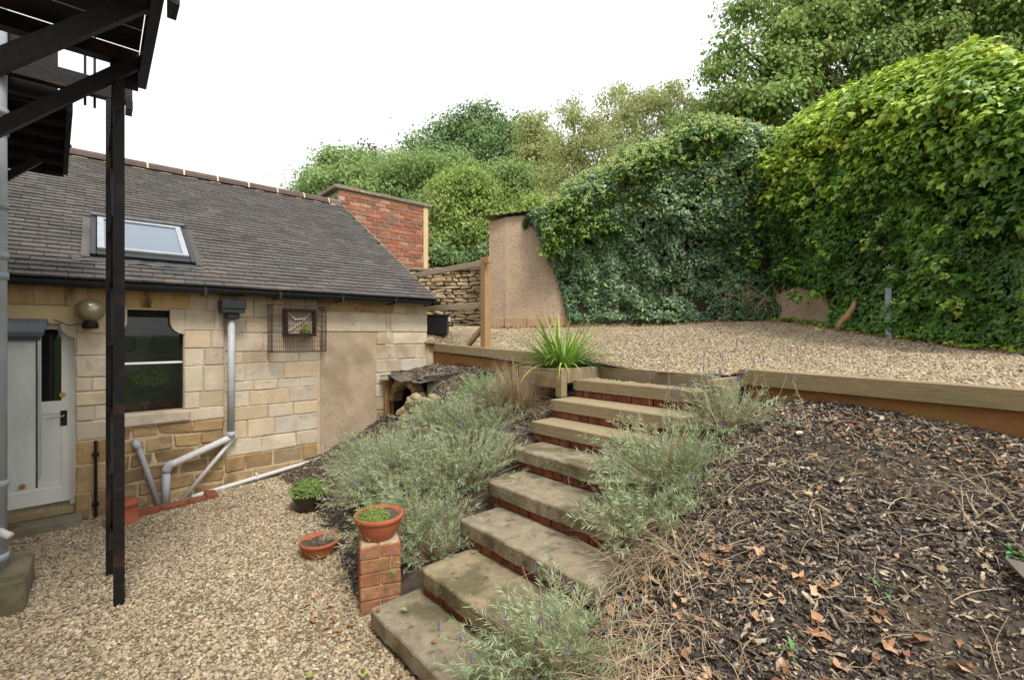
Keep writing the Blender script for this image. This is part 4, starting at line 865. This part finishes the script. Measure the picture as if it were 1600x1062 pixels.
tA = lambda s, z, hf, ed, n: np.clip(NR.beta(1.2,2.6,n)*1.1+vnoise(s,z,1.3,31)*.14+hf*.18, 0, 1)
ivA = ivy('ivy', PA, dA, nA, topA, botA, 34000, .13, .45, MT['ivyd'], .062, 1, tA, 'dense dark green ivy curtain hanging over the left part of the wall')
tBf = lambda s, z, hf, ed, n: np.clip(NR.beta(2,3.2,n)*.62+np.clip((z-3.35)/1.2,0,1)*.58*(NR.random(n)*.5+.5)+vnoise(s,z,1.5,41)*.16, 0, 1)
ivB = ivy('ivy', PC, dB, nB, topB, botB, 34000, .14, .42, MT['ivyb'], .056, 11, tBf, 'bushy bright green ivy covering the right part of the wall, lime leaved at the top')
# clumps of adult ivy growing out at the top: flowering heads (left) and large lime leaves (right)
def clumps(t, P0, d, nn, top, nC, srange, zr, r, nL, m, size, tone, um=None, out=(.35,.75)):
    P = []; N_ = []; T = []; C_ = []; U = []
    for i in range(nC):
        s = NR.uniform(*srange); zt = np.interp(s, top[:,0], top[:,1]); v = NR.random()**1.5; z = zt-v*zr-.02
        o = np.interp(v, [0,.3,1],[out[0]*.4,out[1]*.85,out[0]])*NR.uniform(.75,1.15); c = np.array(P0+d*s+nn*o); c[2] = z
        k = nL; dirs = nrm(NR.normal(0,1,(k,3))*np.array([1,1,.8])+np.array([nn.x*.6,nn.y*.6,.5])); rr = r*NR.uniform(.3,1,k)[:,None]*NR.uniform(.7,1.3)
        P.append(c+dirs*rr); N_.append(dirs+NR.normal(0,.35,(k,3))+np.array([0,0,.5])); T.append(dirs*.6+np.array([0,0,-.7])+NR.normal(0,.4,(k,3)))
        ct = NR.normal(0,.12); C_.append(np.clip(tone(z, k)+ct, 0, 1))
        if um:
            for _ in range(um):
                dd = nrm(NR.normal(0,1,3)*.7+np.array([nn.x*.8,nn.y*.8,1.])); q = c+dd*r*1.05
                U.append(q+NR.normal(0,.018,(9,3)))
    P = np.concatenate(P); bake('shoots', IVY, P, frames(np.concatenate(N_), np.concatenate(T)), size*NR.uniform(.65,1.25,len(P)), np.concatenate(C_), m, t)
    if um:
        U = np.concatenate(U); OCT = ([(1,0,0),(-1,0,0),(0,1,0),(0,-1,0),(0,0,1),(0,0,-1)], [(0,2,4),(2,1,4),(1,3,4),(3,0,4),(2,0,5),(1,2,5),(3,1,5),(0,3,5)])
        bake('flower_heads', OCT, U, np.repeat(np.eye(3)[None], len(U), 0), NR.uniform(.010,.018,len(U)), NR.random(len(U)), MT['umbel'], t)
iv2 = thing('ivy', 'flowering ivy with pale yellow green heads bushing over the top of the wall', 'ivy')
clumps(iv2, PA, dA, nA, topA, 300, (topA[1,0],topA[-1,0]), 1.15, .15, 55, MT['ivyb'], .055, lambda z, k: NR.beta(2,3,k)*.8, um=4, out=(.22,.70))
clumps(iv2, PA, dA, nA, topA, 110, (topA[-1,0]-1.5,topA[-1,0]), 2.3, .15, 50, MT['ivyb'], .055, lambda z, k: np.clip(NR.beta(2,3,k)*.6+.3*np.clip((z-3.4)/1.2,0,1),0,1), um=2, out=(.2,.45))
iv3 = thing('ivy', 'large leaved lime green ivy shoots crowning the right hand end of the wall', 'ivy')
clumps(iv3, PC, dB, nB, topB, 320, (topB[0,0],topB[-1,0]), 1.5, .18, 55, MT['ivyb'], .062, lambda z, k: np.clip(NR.beta(2,2,k)*.5+.55*np.clip((z-3.1)/1.1,0,1),0,1), out=(.22,.62))
clumps(iv3, PC, dB, nB, topB, 90, (topB[1,0],topB[-1,0]), 2.6, .13, 45, MT['ivyb'], .06, lambda z, k: NR.beta(2,3,k)*.8, um=1, out=(.2,.4))
# bare ivy stems on the wall
q = MB()
for i in range(34):
    s = NR.uniform(wall_s(PA,dA,1120)[0], LA); p = PA+dA*s+nA*.22; z = NR.uniform(1.95,2.3); pts = []
    for k in range(6): pts.append((p.x,p.y,z)); p = p+dA*NR.uniform(-.09,.12)+nA*NR.uniform(-.03,.03); z += NR.uniform(-.02,.10)
    q.tube(pts, .004, 4, False)
q.build('bare_stems', MT['lavs'], ivA, center=False)
s_ = wall_s(PC,dB,1345); b0 = PC+dB*s_[0]+nB*.2
lg = MB(); lg.tube([(b0.x-.05,b0.y+.1,1.75),(b0.x-.03,b0.y+.06,1.86),(b0.x,b0.y,1.93),(b0.x+.04,b0.y-.05,2.03),(b0.x+.05,b0.y-.07,2.12)], [.03,.035,.04,.035,.02], 8)
lg.build('ivy_trunk', MT['oak'], ivB, True, center=False)
s_ = wall_s(PC,dB,1407); b0 = PC+dB*s_[0]+nB*.16
tag(MB().box(-.03,.03,-.03,.03,0,.62,c=.004).build('metal_post', MT['castg']), 'short grey metal post half buried in the ivy', 'post').location = (b0.x,b0.y,1.62)

# ------------------------------------------------------------------ trees
LEAF2 = ([(0,0,0),(.38,.45,-.05),(0,1,-.05),(-.38,.45,-.05)], [(0,1,2),(0,2,3)])
def tree(name, label, cat, px, Y, ztop, lobes, leafm, lsize, nleaf, trunk_r=.15, zbase=None, group=None, tone=(2,2.6), droop=0, cl=.5, tmpl=LEAF2, per=90, gap=.0):
    """lobes: list of (dx, dy, z, rx, rz) crown lobes in metres, relative to the trunk base (dx across the view)"""
    base = camw(px, Y); zb = hill_z(np.array([base.x]), np.array([base.y]))[0] if zbase is None else zbase
    t = thing(name, label, cat, (base.x,base.y,zb), 0, group)
    ax = np.array([.743,-.669,0]); ay = np.array([.669,.743,0]); P=[];N_=[];T=[];C_=[]; vol = sum(l[3]**2 for l in lobes); tw = MB()
    H = max(l[2]-zb for l in lobes); fork = np.array([0,0,H*.35]); tw.tube([(0,0,-.3),(R.uniform(-.1,.1),R.uniform(-.1,.1),H*.2),tuple(fork)], [trunk_r*1.2,trunk_r,trunk_r*.8], 8)
    for (dx, dy, z, rx, rz) in lobes:
        c = ax*dx+ay*dy+np.array([0,0,z-zb]); mid = (fork+c)/2+NR.normal(0,.2,3); tw.tube([tuple(fork),tuple(mid),tuple(c)], [trunk_r*.6,trunk_r*.35,trunk_r*.15], 5)
        nc = max(3, int(nleaf*rx**2/vol/per))
        for i in range(nc):
            dd = nrm(NR.normal(0,1,3)); dd[2] = dd[2]*.9+.1; rr = NR.uniform(.45,1.0)**.6; cc = c+(ax*dd[0]+ay*dd[1])*rx*rr+np.array([0,0,dd[2]*rz*rr])
            if i % 3 == 0: tw.tube([tuple(c),tuple((c+cc)/2+NR.normal(0,.1,3)),tuple(cc)], [trunk_r*.14,trunk_r*.09,trunk_r*.03], 3, False)
            k = int(per*NR.uniform(.5,1.4)); r_ = cl*NR.uniform(.55,1.2); q = NR.normal(0,1,(k,3))*np.array([r_*.5,r_*.5,r_*.26]); q[:,2] -= droop*np.abs(NR.normal(0,1,k))*r_
            q[:,2] -= .25*(q[:,0]**2+q[:,1]**2)/max(r_,.01)
            P.append(cc+q); out = nrm(q+dd*r_*.4+np.array([0,0,r_*.5])); N_.append(out+NR.normal(0,.35,(k,3))); T.append(np.array([[0,0,-.6]])+q/r_+NR.normal(0,.5,(k,3)))
            C_.append(np.clip(NR.beta(*tone,k)+NR.normal(0,.13), 0, 1))
    P = np.concatenate(P); bake('crown', tmpl, P, frames(np.concatenate(N_), np.concatenate(T)), lsize*NR.uniform(.6,1.3,len(P)), np.concatenate(C_), leafm, t)
    tw.build('trunk', MT['bark'], t); return t
def Z(py, Y): return 1.7+(522-py)*Y/720
def LB_(px0, Y, lst):   # lobes given by column, row, radius (columns and rows of the sight line at distance Y)
    return [((px-px0)*Y/720, dy, Z(py,Y), r*Y/720, rz*Y/720) for px, py, r, rz, dy in lst]
tree('broadleaf_tree', 'spreading light green tree lowest at the left above the cottage ridge', 'tree', 560, 24, 0,
     LB_(560,24,[(500,285,32,22,0),(545,262,45,30,0),(600,262,45,34,1),(640,290,45,36,0),(560,300,60,30,-1),(690,300,50,40,0),(470,305,22,12,0),(650,330,50,40,0)]), MT['robin'], .15, 46000, .16, cl=1.0)
tree('copper_beech', 'small dark purple leaved tree top showing above the left trees', 'tree', 592, 28, 0, LB_(592,28,[(590,245,22,16,0),(600,262,30,22,0)]), MT['copper'], .22, 1400, .15, cl=.9)
tree('broadleaf_tree', 'tall round crowned dark green tree at the top of the hill', 'tree', 745, 30, 0,
     LB_(745,30,[(665,235,35,25,0),(700,210,35,28,0),(750,198,42,30,0),(805,205,38,30,0),(690,260,55,40,0),(770,255,60,45,-1),(830,240,40,40,0),(740,310,80,50,0)]), MT['darkt'], .19, 46000, .2, cl=1.2)
tree('robinia', 'feathery mid green tree in the middle of the hillside', 'tree', 735, 22, 0,
     LB_(735,22,[(640,265,42,26,0),(700,260,40,26,0),(790,285,45,32,0),(740,300,55,30,0),(600,300,40,26,0),(830,300,40,40,0),(680,330,50,40,0)]), MT['robin'], .13, 42000, .14, cl=.85, droop=.1)
tree('broadleaf_tree', 'olive green round topped tree left of the birches', 'tree', 835, 24, 0, LB_(835,24,[(835,205,28,25,0),(845,240,40,35,0),(835,280,45,35,0)]), MT['birch'], .13, 15000, .15, cl=.7)
tree('birch_tree', 'taller drooping olive birch at the left of the pair', 'tree', 905, 20, 0,
     LB_(905,20,[(890,165,16,16,0),(905,195,32,26,0),(945,180,32,30,0),(880,230,28,26,0),(930,235,48,34,0),(870,280,34,32,0),(915,290,48,38,0),(860,320,36,28,0),(960,140,18,12,0)]), MT['birch'], .10, 22000, .08, cl=.55, droop=.55)
tree('birch_tree', 'right hand birch with a broad yellowish green crown', 'tree', 1010, 18, 0,
     LB_(1010,18,[(985,145,22,18,0),(1035,140,28,20,0),(1060,165,28,26,0),(1010,180,44,32,0),(1055,215,38,36,0),(1000,240,50,40,0),(960,225,28,30,0),(1040,270,50,40,0)]), MT['birch'], .10, 22000, .08, cl=.5, droop=.45)
tree('pear_tree', 'open yellow green fruit tree between the brick wall and the outbuilding', 'tree', 735, 13, 0,
     LB_(735,13,[(705,300,38,30,0),(740,285,34,26,0),(690,335,40,30,0),(765,320,34,34,0),(735,350,46,34,0),(700,385,40,28,0),(775,370,38,34,0),(815,330,30,26,.6),(745,400,40,24,0),(835,300,26,26,.8)]), MT['pear'], .085, 26000, .06, cl=.45, per=70)
tree('hedge_shrub', 'low dark green shrub filling the gap under the fruit tree', 'shrub', 735, 12.2, 0,
     LB_(735,12.2,[(655,392,26,26,0),(670,405,26,20,0),(690,400,26,22,0),(730,408,30,20,0),(765,400,24,24,0)]), MT['darkt'], .085, 9000, .05, cl=.3, per=70)
tree('sycamore_tree', 'huge sycamore with layered branches overhanging the ivy wall at the right', 'tree', 1390, 14, 0,
     LB_(1390,14,[(1170,12,34,18,0),(1225,45,40,24,0),(1150,65,26,14,0),(1118,105,20,10,0),(1140,90,28,14,0),(1190,105,40,24,0),(1250,100,50,32,0),(1160,150,40,24,0),(1220,160,55,30,0),(1290,40,60,36,0),(1330,110,60,36,0),
      (1300,0,70,30,.5),(1400,10,80,36,0),(1420,80,70,36,0),(1500,30,80,40,0),(1560,100,60,40,0),(1590,20,70,50,0),(1130,200,30,24,0),(1270,-60,80,40,0),(1420,-80,110,50,0),(1580,-80,110,60,0),(1350,-160,110,60,0),(1500,-190,120,60,0),(1700,0,110,80,0),(1480,110,60,36,1)]),
     MT['syc'], .125, 135000, .20, cl=.62, per=150)
tree('laurel_shrub', 'grey green bushy tree filling the dip between birch and sycamore', 'tree', 1110, 15, 0,
     LB_(1110,15,[(1100,165,26,22,0),(1140,190,40,24,0),(1075,215,40,34,0),(1130,220,50,30,0),(990,270,50,40,0),(1190,200,40,28,0),(930,310,40,30,0)]), MT['syc'], .10, 30000, .10, cl=.5)

# ------------------------------------------------------------------ planting on the bank
def lavender(x, y, r, h, ns, nl, label, seed, flowers=14, grey=0, lean=(0,0), dead=.26, fl_len=1.):
    z0 = float(bed_z(x, y)[0]); t = thing('lavender', label, 'lavender', (x,y,z0)); rg = np.random.default_rng(seed)
    P=[];N_=[];T=[];C_=[];S_=[]; sv = MB(); fl = MB(); fs_ = MB()
    ns = int(ns*.92)
    for i in range(ns):
        a = rg.uniform(0,6.283); el = rg.uniform(.12,1.0)**.8; d = np.array([math.cos(a)*(1-el*.75)*1.1+lean[0], math.sin(a)*(1-el*.75)*1.1+lean[1], el])
        L_ = h*rg.uniform(.5,1.32)/max(.55, np.linalg.norm(d)); off = np.array([math.cos(a),math.sin(a),0])*r*rg.uniform(0,.55)
        bend = np.array([rg.normal(0,.25), rg.normal(0,.25), -.25+rg.normal(0,.15)]); ts = np.linspace(0,1,5)
        c = lambda s: off+d*L_*s*(r/h*.6+.6)+bend*L_*.5*s*s
        sv.tube([tuple(c(s)) for s in (0,.35,.7,1)], [.0034,.0024,.0017,.001], 3, False)
        if rg.random() < dead: continue
        k = nl; s = rg.uniform(.40,1,k)**.85; pts = np.array([c(q) for q in s]); dr = nrm(d+bend*s[:,None]); si = rg.normal(0,1,(k,3)); si = nrm(si-dr*np.sum(si*dr,1,keepdims=True))
        P.append(pts); T.append(dr*.8+si*.75); N_.append(np.cross(dr, si)+rg.normal(0,.3,(k,3))+np.array([0,0,.4])); C_.append(np.clip(rg.normal(.5+grey,.22)+rg.normal(0,.15,k),0,1)); S_.append(rg.uniform(.6,1.2,k))
        if i % max(1, ns//max(1,flowers)) == 0 and flowers:
            p = c(1); q = p+np.array([rg.normal(0,.05), rg.normal(0,.05), rg.uniform(.05,.14)*fl_len]); fs_.tube([tuple(p), tuple((p+q)/2+rg.normal(0,.008,3)), tuple(q)], .0013, 3, False)
            for k2 in range(5): w_ = q+np.array([0,0,k2*.008]); fl.lathe([(.0005,-.006),(.0065-.0008*k2,0),(.0005,.007)], tuple(w_+rg.normal(0,.0015,3)), 5)
    P = np.concatenate(P); bake('foliage', NARROW, P, frames(np.concatenate(N_),np.concatenate(T)), np.concatenate(S_)[:,None]*np.array([[.034,.042,.04]]), np.concatenate(C_), MT['lav'], t)
    sv.build('stems', MT['lavs'], t)
    if fl.v: fs_.build('flower_stalks', MT['lavs'], t, kind='stuff'); fl.build('flower_spikes', MT['lavf'], t, kind='stuff')
    return t
lavender(1.52,1.42,.17,.45,320,32,'grey green lavender bush at the right of the lowest steps, nearest the bottom edge',1,16)
lavender(1.33,1.50,.14,.26,150,26,'small lavender tuft overhanging the lowest tread at the bottom edge',2,10)
lavender(2.80,1.58,.31,.38,560,34,'large silvery lavender mound right of the upper timber steps',3,16)
lavender(2.38,1.50,.28,.24,340,28,'low sprawling lavender spreading over the ends of the middle steps',4,8,dead=.35)
lavender(3.38,1.46,.24,.38,220,28,'lavender with tall purple spikes against the right sleeper end',5,44,fl_len=2.4)
lavender(1.72,2.98,.30,.34,380,32,'lavender bush left of the steps above the stone treads',6,10)
lavender(2.25,3.10,.33,.36,420,32,'broad lavender bush at the left of the middle steps',7,14)
lavender(1.86,3.72,.28,.34,420,32,'lavender tumbling onto the gravel beside the dark glazed pot',8,14)
lavender(2.10,4.5,.27,.40,380,30,'lavender in front of the blocked doorway',9,18)
lavender(2.15,3.75,.34,.34,400,30,'dense lavender in the middle of the left bank',10,12)
lavender(2.72,3.50,.33,.34,380,30,'lavender near the left of the timber steps, below the dry clump',11,12)
lavender(2.75,4.15,.32,.36,360,30,'lavender below the fine green grass tuft',12,16)
lavender(2.55,2.98,.16,.22,120,24,'little lavender tuft hanging over the end of the fifth tread',13,5)
lavender(1.72,2.72,.22,.24,220,24,'low lavender spilling beside the left end of the third tread',14,6,dead=.4)
lavender(2.05,4.10,.30,.34,300,28,'lavender between the glazed pot and the middle of the left bank',15,12)
lavender(3.12,3.78,.26,.30,240,26,'lavender just below the left sleeper board',16,10)
def blades(name, label, cat, x, y, z0, n, L_, w, r, m, droop, el=(.5,1.3), seg=6, pname='leaves', rad=.0, tone=(0,1), mat_=False):
    t = thing(name, label, cat, (x,y,z0)); b = MB()
    for i in range(n):
        a = R.uniform(0,6.283); e_ = R.uniform(*el); l = L_*R.uniform(.55,1.15); p = Vector((math.cos(a)*r*R.random(), math.sin(a)*r*R.random(), 0))
        if mat_:
            a = R.uniform(0,6.283); p.z = float(bed_z(x+p.x,y+p.y)[0])-z0+R.uniform(.0,.05)
        d = Vector((math.cos(a)*math.cos(e_), math.sin(a)*math.cos(e_), math.sin(e_)))
        sd_ = Vector((-math.sin(a),math.cos(a),0)); vs = []; k0 = droop*R.uniform(.4,1.3)
        for k in range(seg+1):
            f_ = k/seg; ww = w*(1-f_**2.5)*(.6+.8*f_ if f_ < .5 else 1)+.0004; vs += [p-sd_*ww/2, p+Vector((0,0,-ww*.2)), p+sd_*ww/2]
            d = (d+Vector((R.gauss(0,.02),R.gauss(0,.02),-k0/seg))).normalized(); p = p+d*l/seg
        fs = []
        for k in range(seg): fs += [(k*3,k*3+1,k*3+4,k*3+3),(k*3+1,k*3+2,k*3+5,k*3+4)]
        b.add(vs, fs, R.uniform(*tone))
    b.build(pname, m, t); return t
blades('day_lily', 'clump of arching bright green strap leaves in the timber planter', 'plant', 3.60,3.22,1.33, 230, .62, .022, .14, MT['blade'], 1.25, (.7,1.4))
blades('grass_tuft', 'soft fine green grass tuft below the left sleepers', 'grass', 3.22,4.10,1.0, 900, .34, .004, .16, MT['fine'], 1.5, (.3,1.4), 5)
blades('dry_clump', 'dead straw coloured twiggy clump beside the timber steps', 'plant', 3.16,3.40,.98, 1500, .50, .003, .18, MT['straw'], .7, (.25,1.45), 5, 'stems')
blades('dry_clump', 'low tangle of dead stems below the arch on the left bank', 'plant', 2.5,4.6,.45, 700, .30, .003, .42, MT['straw'], 1.0, (.05,.7), 4, 'stems', mat_=True)
blades('dry_clump', 'thick mat of dead pale stems spilling over the bark beside the lowest lavender', 'plant', 1.55,1.08,.25, 1100, .24, .003, .34, MT['straw'], .9, (.02,.6), 4, 'stems', mat_=True)
blades('dry_clump', 'spray of dry stalks across the right end of the fourth tread', 'plant', 2.15,1.40,.50, 800, .28, .003, .34, MT['straw'], .9, (.02,.8), 4, 'stems', mat_=True)
blades('dry_clump', 'brown woody dead stems under the lavender left of the third tread', 'plant', 1.85,2.95,.3, 600, .24, .003, .30, MT['lavs'], .8, (.05,.9), 4, 'stems', mat_=True)
blades('weed', 'small fresh green seedling on the open bark above the slate piece', 'weed', 2.75,.02,float(bed_z(2.75,.02)[0]), 12, .07, .02, .01, MT['fine'], 1., (.3,1.2), 4)
blades('weed', 'small green seedling among the bark in the middle of the bank', 'weed', 2.35,.38,float(bed_z(2.35,.38)[0]), 10, .06, .018, .01, MT['fine'], 1., (.3,1.2), 4)
blades('weed', 'green weed shoot beside the curled leaves at the bottom of the bank', 'weed', 1.95,.58,float(bed_z(1.95,.58)[0]), 10, .07, .02, .01, MT['fine'], 1., (.3,1.2), 4)
# dry stalks and twigs lying on the bark
def litter(name, n, xr, yr, lr, rad, m, label, cat, wts=None, lift=.02):
    b = MB()
    for i in range(n):
        x = R.uniform(*xr); y = R.uniform(*yr)
        if wts and R.random() > wts(x, y): continue
        z = float(bed_z(x,y)[0])+.012; a = R.uniform(0,6.283); l = R.uniform(*lr); pts = []
        cv = R.gauss(0,.11); zl = R.uniform(0,lift)
        for k in range(6):
            pts.append((x, y, float(bed_z(x,y)[0])+.014+zl*math.sin(k*.8))); a += cv+R.gauss(0,.08); x += math.cos(a)*l/5; y += math.sin(a)*l/5
        if all(p[0] < XR(p[1])-.03 for p in pts): b.tube(pts, R.uniform(*rad), 4, False)
    return tag(b.build(name, m), label, cat, kind='stuff')
litter('dead_stalks', 1900, (1.2,3.6), (-.9,1.45), (.05,.22), (.0009,.0019), MT['straw'], 'thin pale dead stalks strewn over the bark mulch', 'stalks', lambda x, y: .25+.75*max(0,1-abs(y-1.1)*1.6)*(1 if x < 2.6 else .5))
litter('dead_stalks', 1000, (1.6,3.5), (3.0,5.2), (.06,.24), (.0009,.0018), MT['straw'], 'tangle of dry stalks between the lavender on the left bank', 'stalks')
litter('dead_stalks', 26, (2.8,3.1), (-.02,.22), (.16,.34), (.0010,.0020), MT['straw'], 'sheaf of long bleached stalks in the middle of the upper bank', 'stalks', lift=.05)
# fallen leaves
def dead_leaf(i):
    rr = random.Random(i); n = 9; vs = [(0,0,.1*rr.random())]; cu = rr.uniform(.3,1.3)
    for k in range(n):
        a = 2*math.pi*k/n; r_ = (1 if k % 2 else .62)*rr.uniform(.75,1.05); x = r_*math.cos(a)*.5; y = r_*math.sin(a)*.42
        vs.append((x, y, cu*(x*x*.9+y*y*.5)+rr.uniform(-.07,.09)))
    fs = [(0,k+1,(k+1)%n+1) for k in range(n)]+[(0,(k+1)%n+1,k+1) for k in ()]
    return vs, fs
DL = []
for i in range(7):
    v, f = dead_leaf(i); b = MB(); b.add(v, f, 0); DL.append((b.mesh('leaf', MT['leafd']), b))
def leaf_things(n, reg, name, label, group, size=(.045,.085), keep=None, surf=None, mats=None):
    c = 0; tries = 0
    while c < n and tries < 4000:
        tries += 1; x = R.uniform(reg[0],reg[1]); y = R.uniform(reg[2],reg[3])
        if keep and not keep(x, y): continue
        z = float((surf or bed_z)(x, y)[0])+.018; s = R.uniform(*size); o = bpy.data.objects.new(name, (mats or R.choice(DL)[0])); COL.objects.link(o)
        o.location = (x,y,z); o.rotation_euler = (R.gauss(0,.35),R.gauss(0,.35),R.uniform(0,6.28)); o.scale = (s,s*R.uniform(.7,1),s); tag(o, label, 'leaf', group); c += 1
leaf_things(130, (1.25,2.3,.1,1.35), 'fallen_leaf', 'curled orange brown dead leaf lying on the lower bark bank right of the steps', 'dead leaves on the lower bark bank', (.04,.10))
leaf_things(34, (3.0,3.6,-.4,.9), 'fallen_leaf', 'orange brown dead leaf lying just below the right sleeper board', 'dead leaves below the right sleeper', (.03,.06), keep=lambda x, y: x > XR(y)-.45 and x < XR(y)-.08)
leaf_things(45, (.92,1.3,1.3,3.3), 'fallen_leaf', 'orange dead leaf on the gravel along the foot of the steps and pier', 'dead leaves on the gravel by the steps', (.03,.075), keep=lambda x, y: x < 1.16+.25*(y > 2.5) and not (abs(x-1.255) < .14 and abs(y-2.62) < .14), surf=low_z)
leaf_things(26, (-.3,1.0,1.4,5.2), 'fallen_leaf', 'small reddish dead leaf scattered on the open courtyard gravel', 'dead leaves on the courtyard gravel', (.018,.035), surf=low_z)
leaf_things(12, (2.6,3.6,3.1,4.6), 'fallen_leaf', 'pale brown dead leaf caught among the stems of the left bank', 'dead leaves on the left bank', (.03,.06))
gl_ = MB(); v, f = dead_leaf(3); gl_.add(v, f, .3); glm = gl_.mesh('leaf', MT['leafg'])
for (x, y, z, s, lb) in ((.98,2.18,.02,.085,'large grey green fallen leaf on the gravel beside the lowest tread'),(.78,2.35,.02,.06,'yellow green fallen leaf on the gravel left of the lowest tread'),
                         (1.66,.80,None,.085,'broad green leaf lying on the bark at the bottom of the bank'),(1.28,2.33,.155,.06,'green and brown leaf in the corner of the lowest tread'),(3.15,-.05,None,.07,'yellowing leaf lying near the right sleeper board')):
    o = bpy.data.objects.new('fallen_leaf', glm); COL.objects.link(o); o.location = (x,y,(z if z is not None else float(bed_z(x,y)[0])+.025)); o.scale = (s,s,s); o.rotation_euler = (.2,-.1,R.uniform(0,6)); tag(o, lb, 'leaf')
for (i, x, y, lb) in ((0,1.27,2.0,'small russet dead leaf in the middle of the lowest tread'),(4,1.55,2.2,'small dead leaf on the second tread'),(1,2.36,2.55,'yellow dead leaf on the fourth tread'),(0,1.18,2.44,'curled brown leaf on the left corner of the lowest tread')):
    o = bpy.data.objects.new('fallen_leaf', DL[i][0]); COL.objects.link(o); sx = max(j for j in range(8) if SX[j] <= x); o.location = (x,y,SZ[sx]+.01); o.scale = (.045,)*3; o.rotation_euler = (.2,.1,i); tag(o, lb, 'leaf')
v, f = dead_leaf(5); n = 2600; x = NR.uniform(1.2,3.6,n); y = NR.uniform(-.9,1.4,n); kk = (x < XR(y)-.08) & (NR.random(n) < .25+.75*np.clip((2.6-x)/1.2,0,1)+.6*(x > XR(y)-.4)); x = x[kk]; y = y[kk]; n = len(x)
bake('leaf_litter', (v, f), np.stack([x,y,bed_z(x,y)+.012+NR.random(n)*.015],1), frames(NR.normal(0,.45,(n,3))+np.array([0,0,1]), NR.normal(0,1,(n,3))), NR.uniform(.012,.038,n), NR.random(n), MT['leafd'], None,
     label='crumbled brown leaf fragments mixed through the bark on the right bank', cat='leaf litter', kind='stuff')
n = 2600; x = NR.uniform(-.6,1.25,n); y = NR.uniform(1.2,5.5,n); kk = NR.random(n) < .12+.88*np.clip((x-.75)/.5,0,1); x = x[kk]; y = y[kk]; n = len(x)
bake('leaf_litter', (v, f), np.stack([x,y,low_z(x,y)+.016+NR.random(n)*.008],1), frames(NR.normal(0,.4,(n,3))+np.array([0,0,1]), NR.normal(0,1,(n,3))), NR.uniform(.010,.028,n), NR.random(n), MT['leafd'], None,
     label='dry leaf crumbs sprinkled over the courtyard gravel near the steps', cat='leaf litter', kind='stuff')
# leaf litter along the foot of the ivy wall
P_ = []; n = 2600; s = NR.uniform(0, LA+LB, n); off = np.abs(NR.normal(0,.13,n))+.03
pp = np.array([ (PA+dA*a+nA*o) if a < LA else (PC+dB*(a-LA)+nB*o) for a, o in zip(s, off)]); pp[:,2] = ter_z(pp[:,0],pp[:,1])+.012+NR.random(n)*.02
v, f = dead_leaf(2); bake('leaf_litter', (v, f), pp, frames(NR.normal(0,.4,(n,3))+np.array([0,0,1]), NR.normal(0,1,(n,3))), NR.uniform(.02,.055,n), NR.random(n), MT['leafd'], None,
     label='brown leaf litter gathered along the foot of the ivy wall', cat='leaf litter', kind='stuff')
pp2 = pp[:900].copy(); pp2[:,2] += .03; k = s[:900] > LA; pp2 = pp2[k]
bake('ground_ivy', IVY, pp2, frames(NR.normal(0,.5,(len(pp2),3))+np.array([0,0,1]), NR.normal(0,1,(len(pp2),3))), NR.uniform(.03,.06,len(pp2)), NR.uniform(.3,.9,len(pp2)), MT['ivyb'], None,
     label='low green ivy creeping onto the gravel along the right wall', cat='ivy', kind='stuff')
# loose slate and stones on the bank
z_ = float(bed_z(2.62,-.03)[0]); b = MB().box(-.07,.07,-.055,.055,0,.012,j=.008); o = b.build('slate_piece', MT['slate']); o.location = (2.62,-.03,z_+.03); o.rotation_euler = (.12,-.25,.5); tag(o, 'flat grey slate fragment on the bark at the right edge', 'slate')
for i, (x, y, s_, lb) in enumerate(((2.55,.22,.05,'pale flat stone lying in the middle of the bark bank'),(2.75,.75,.045,'small buff stone on the upper bark near the lavender'),(1.95,.1,.04,'pebble like white stone near the bottom right of the bank'),(3.3,.95,.05,'buff stone just below the right sleeper'))):
    o = pebble_mesh(50+i, .45); o.name = 'loose_stone'; o.data.name = 'loose_stone'; COL.objects.link(o); o.location = (x,y,float(bed_z(x,y)[0])+.02); o.scale = (s_*1.6,s_*1.3,s_); tag(o, lb, 'stone')
for i, (x, y, a) in enumerate(((.82,.9,.3),)):
    pass
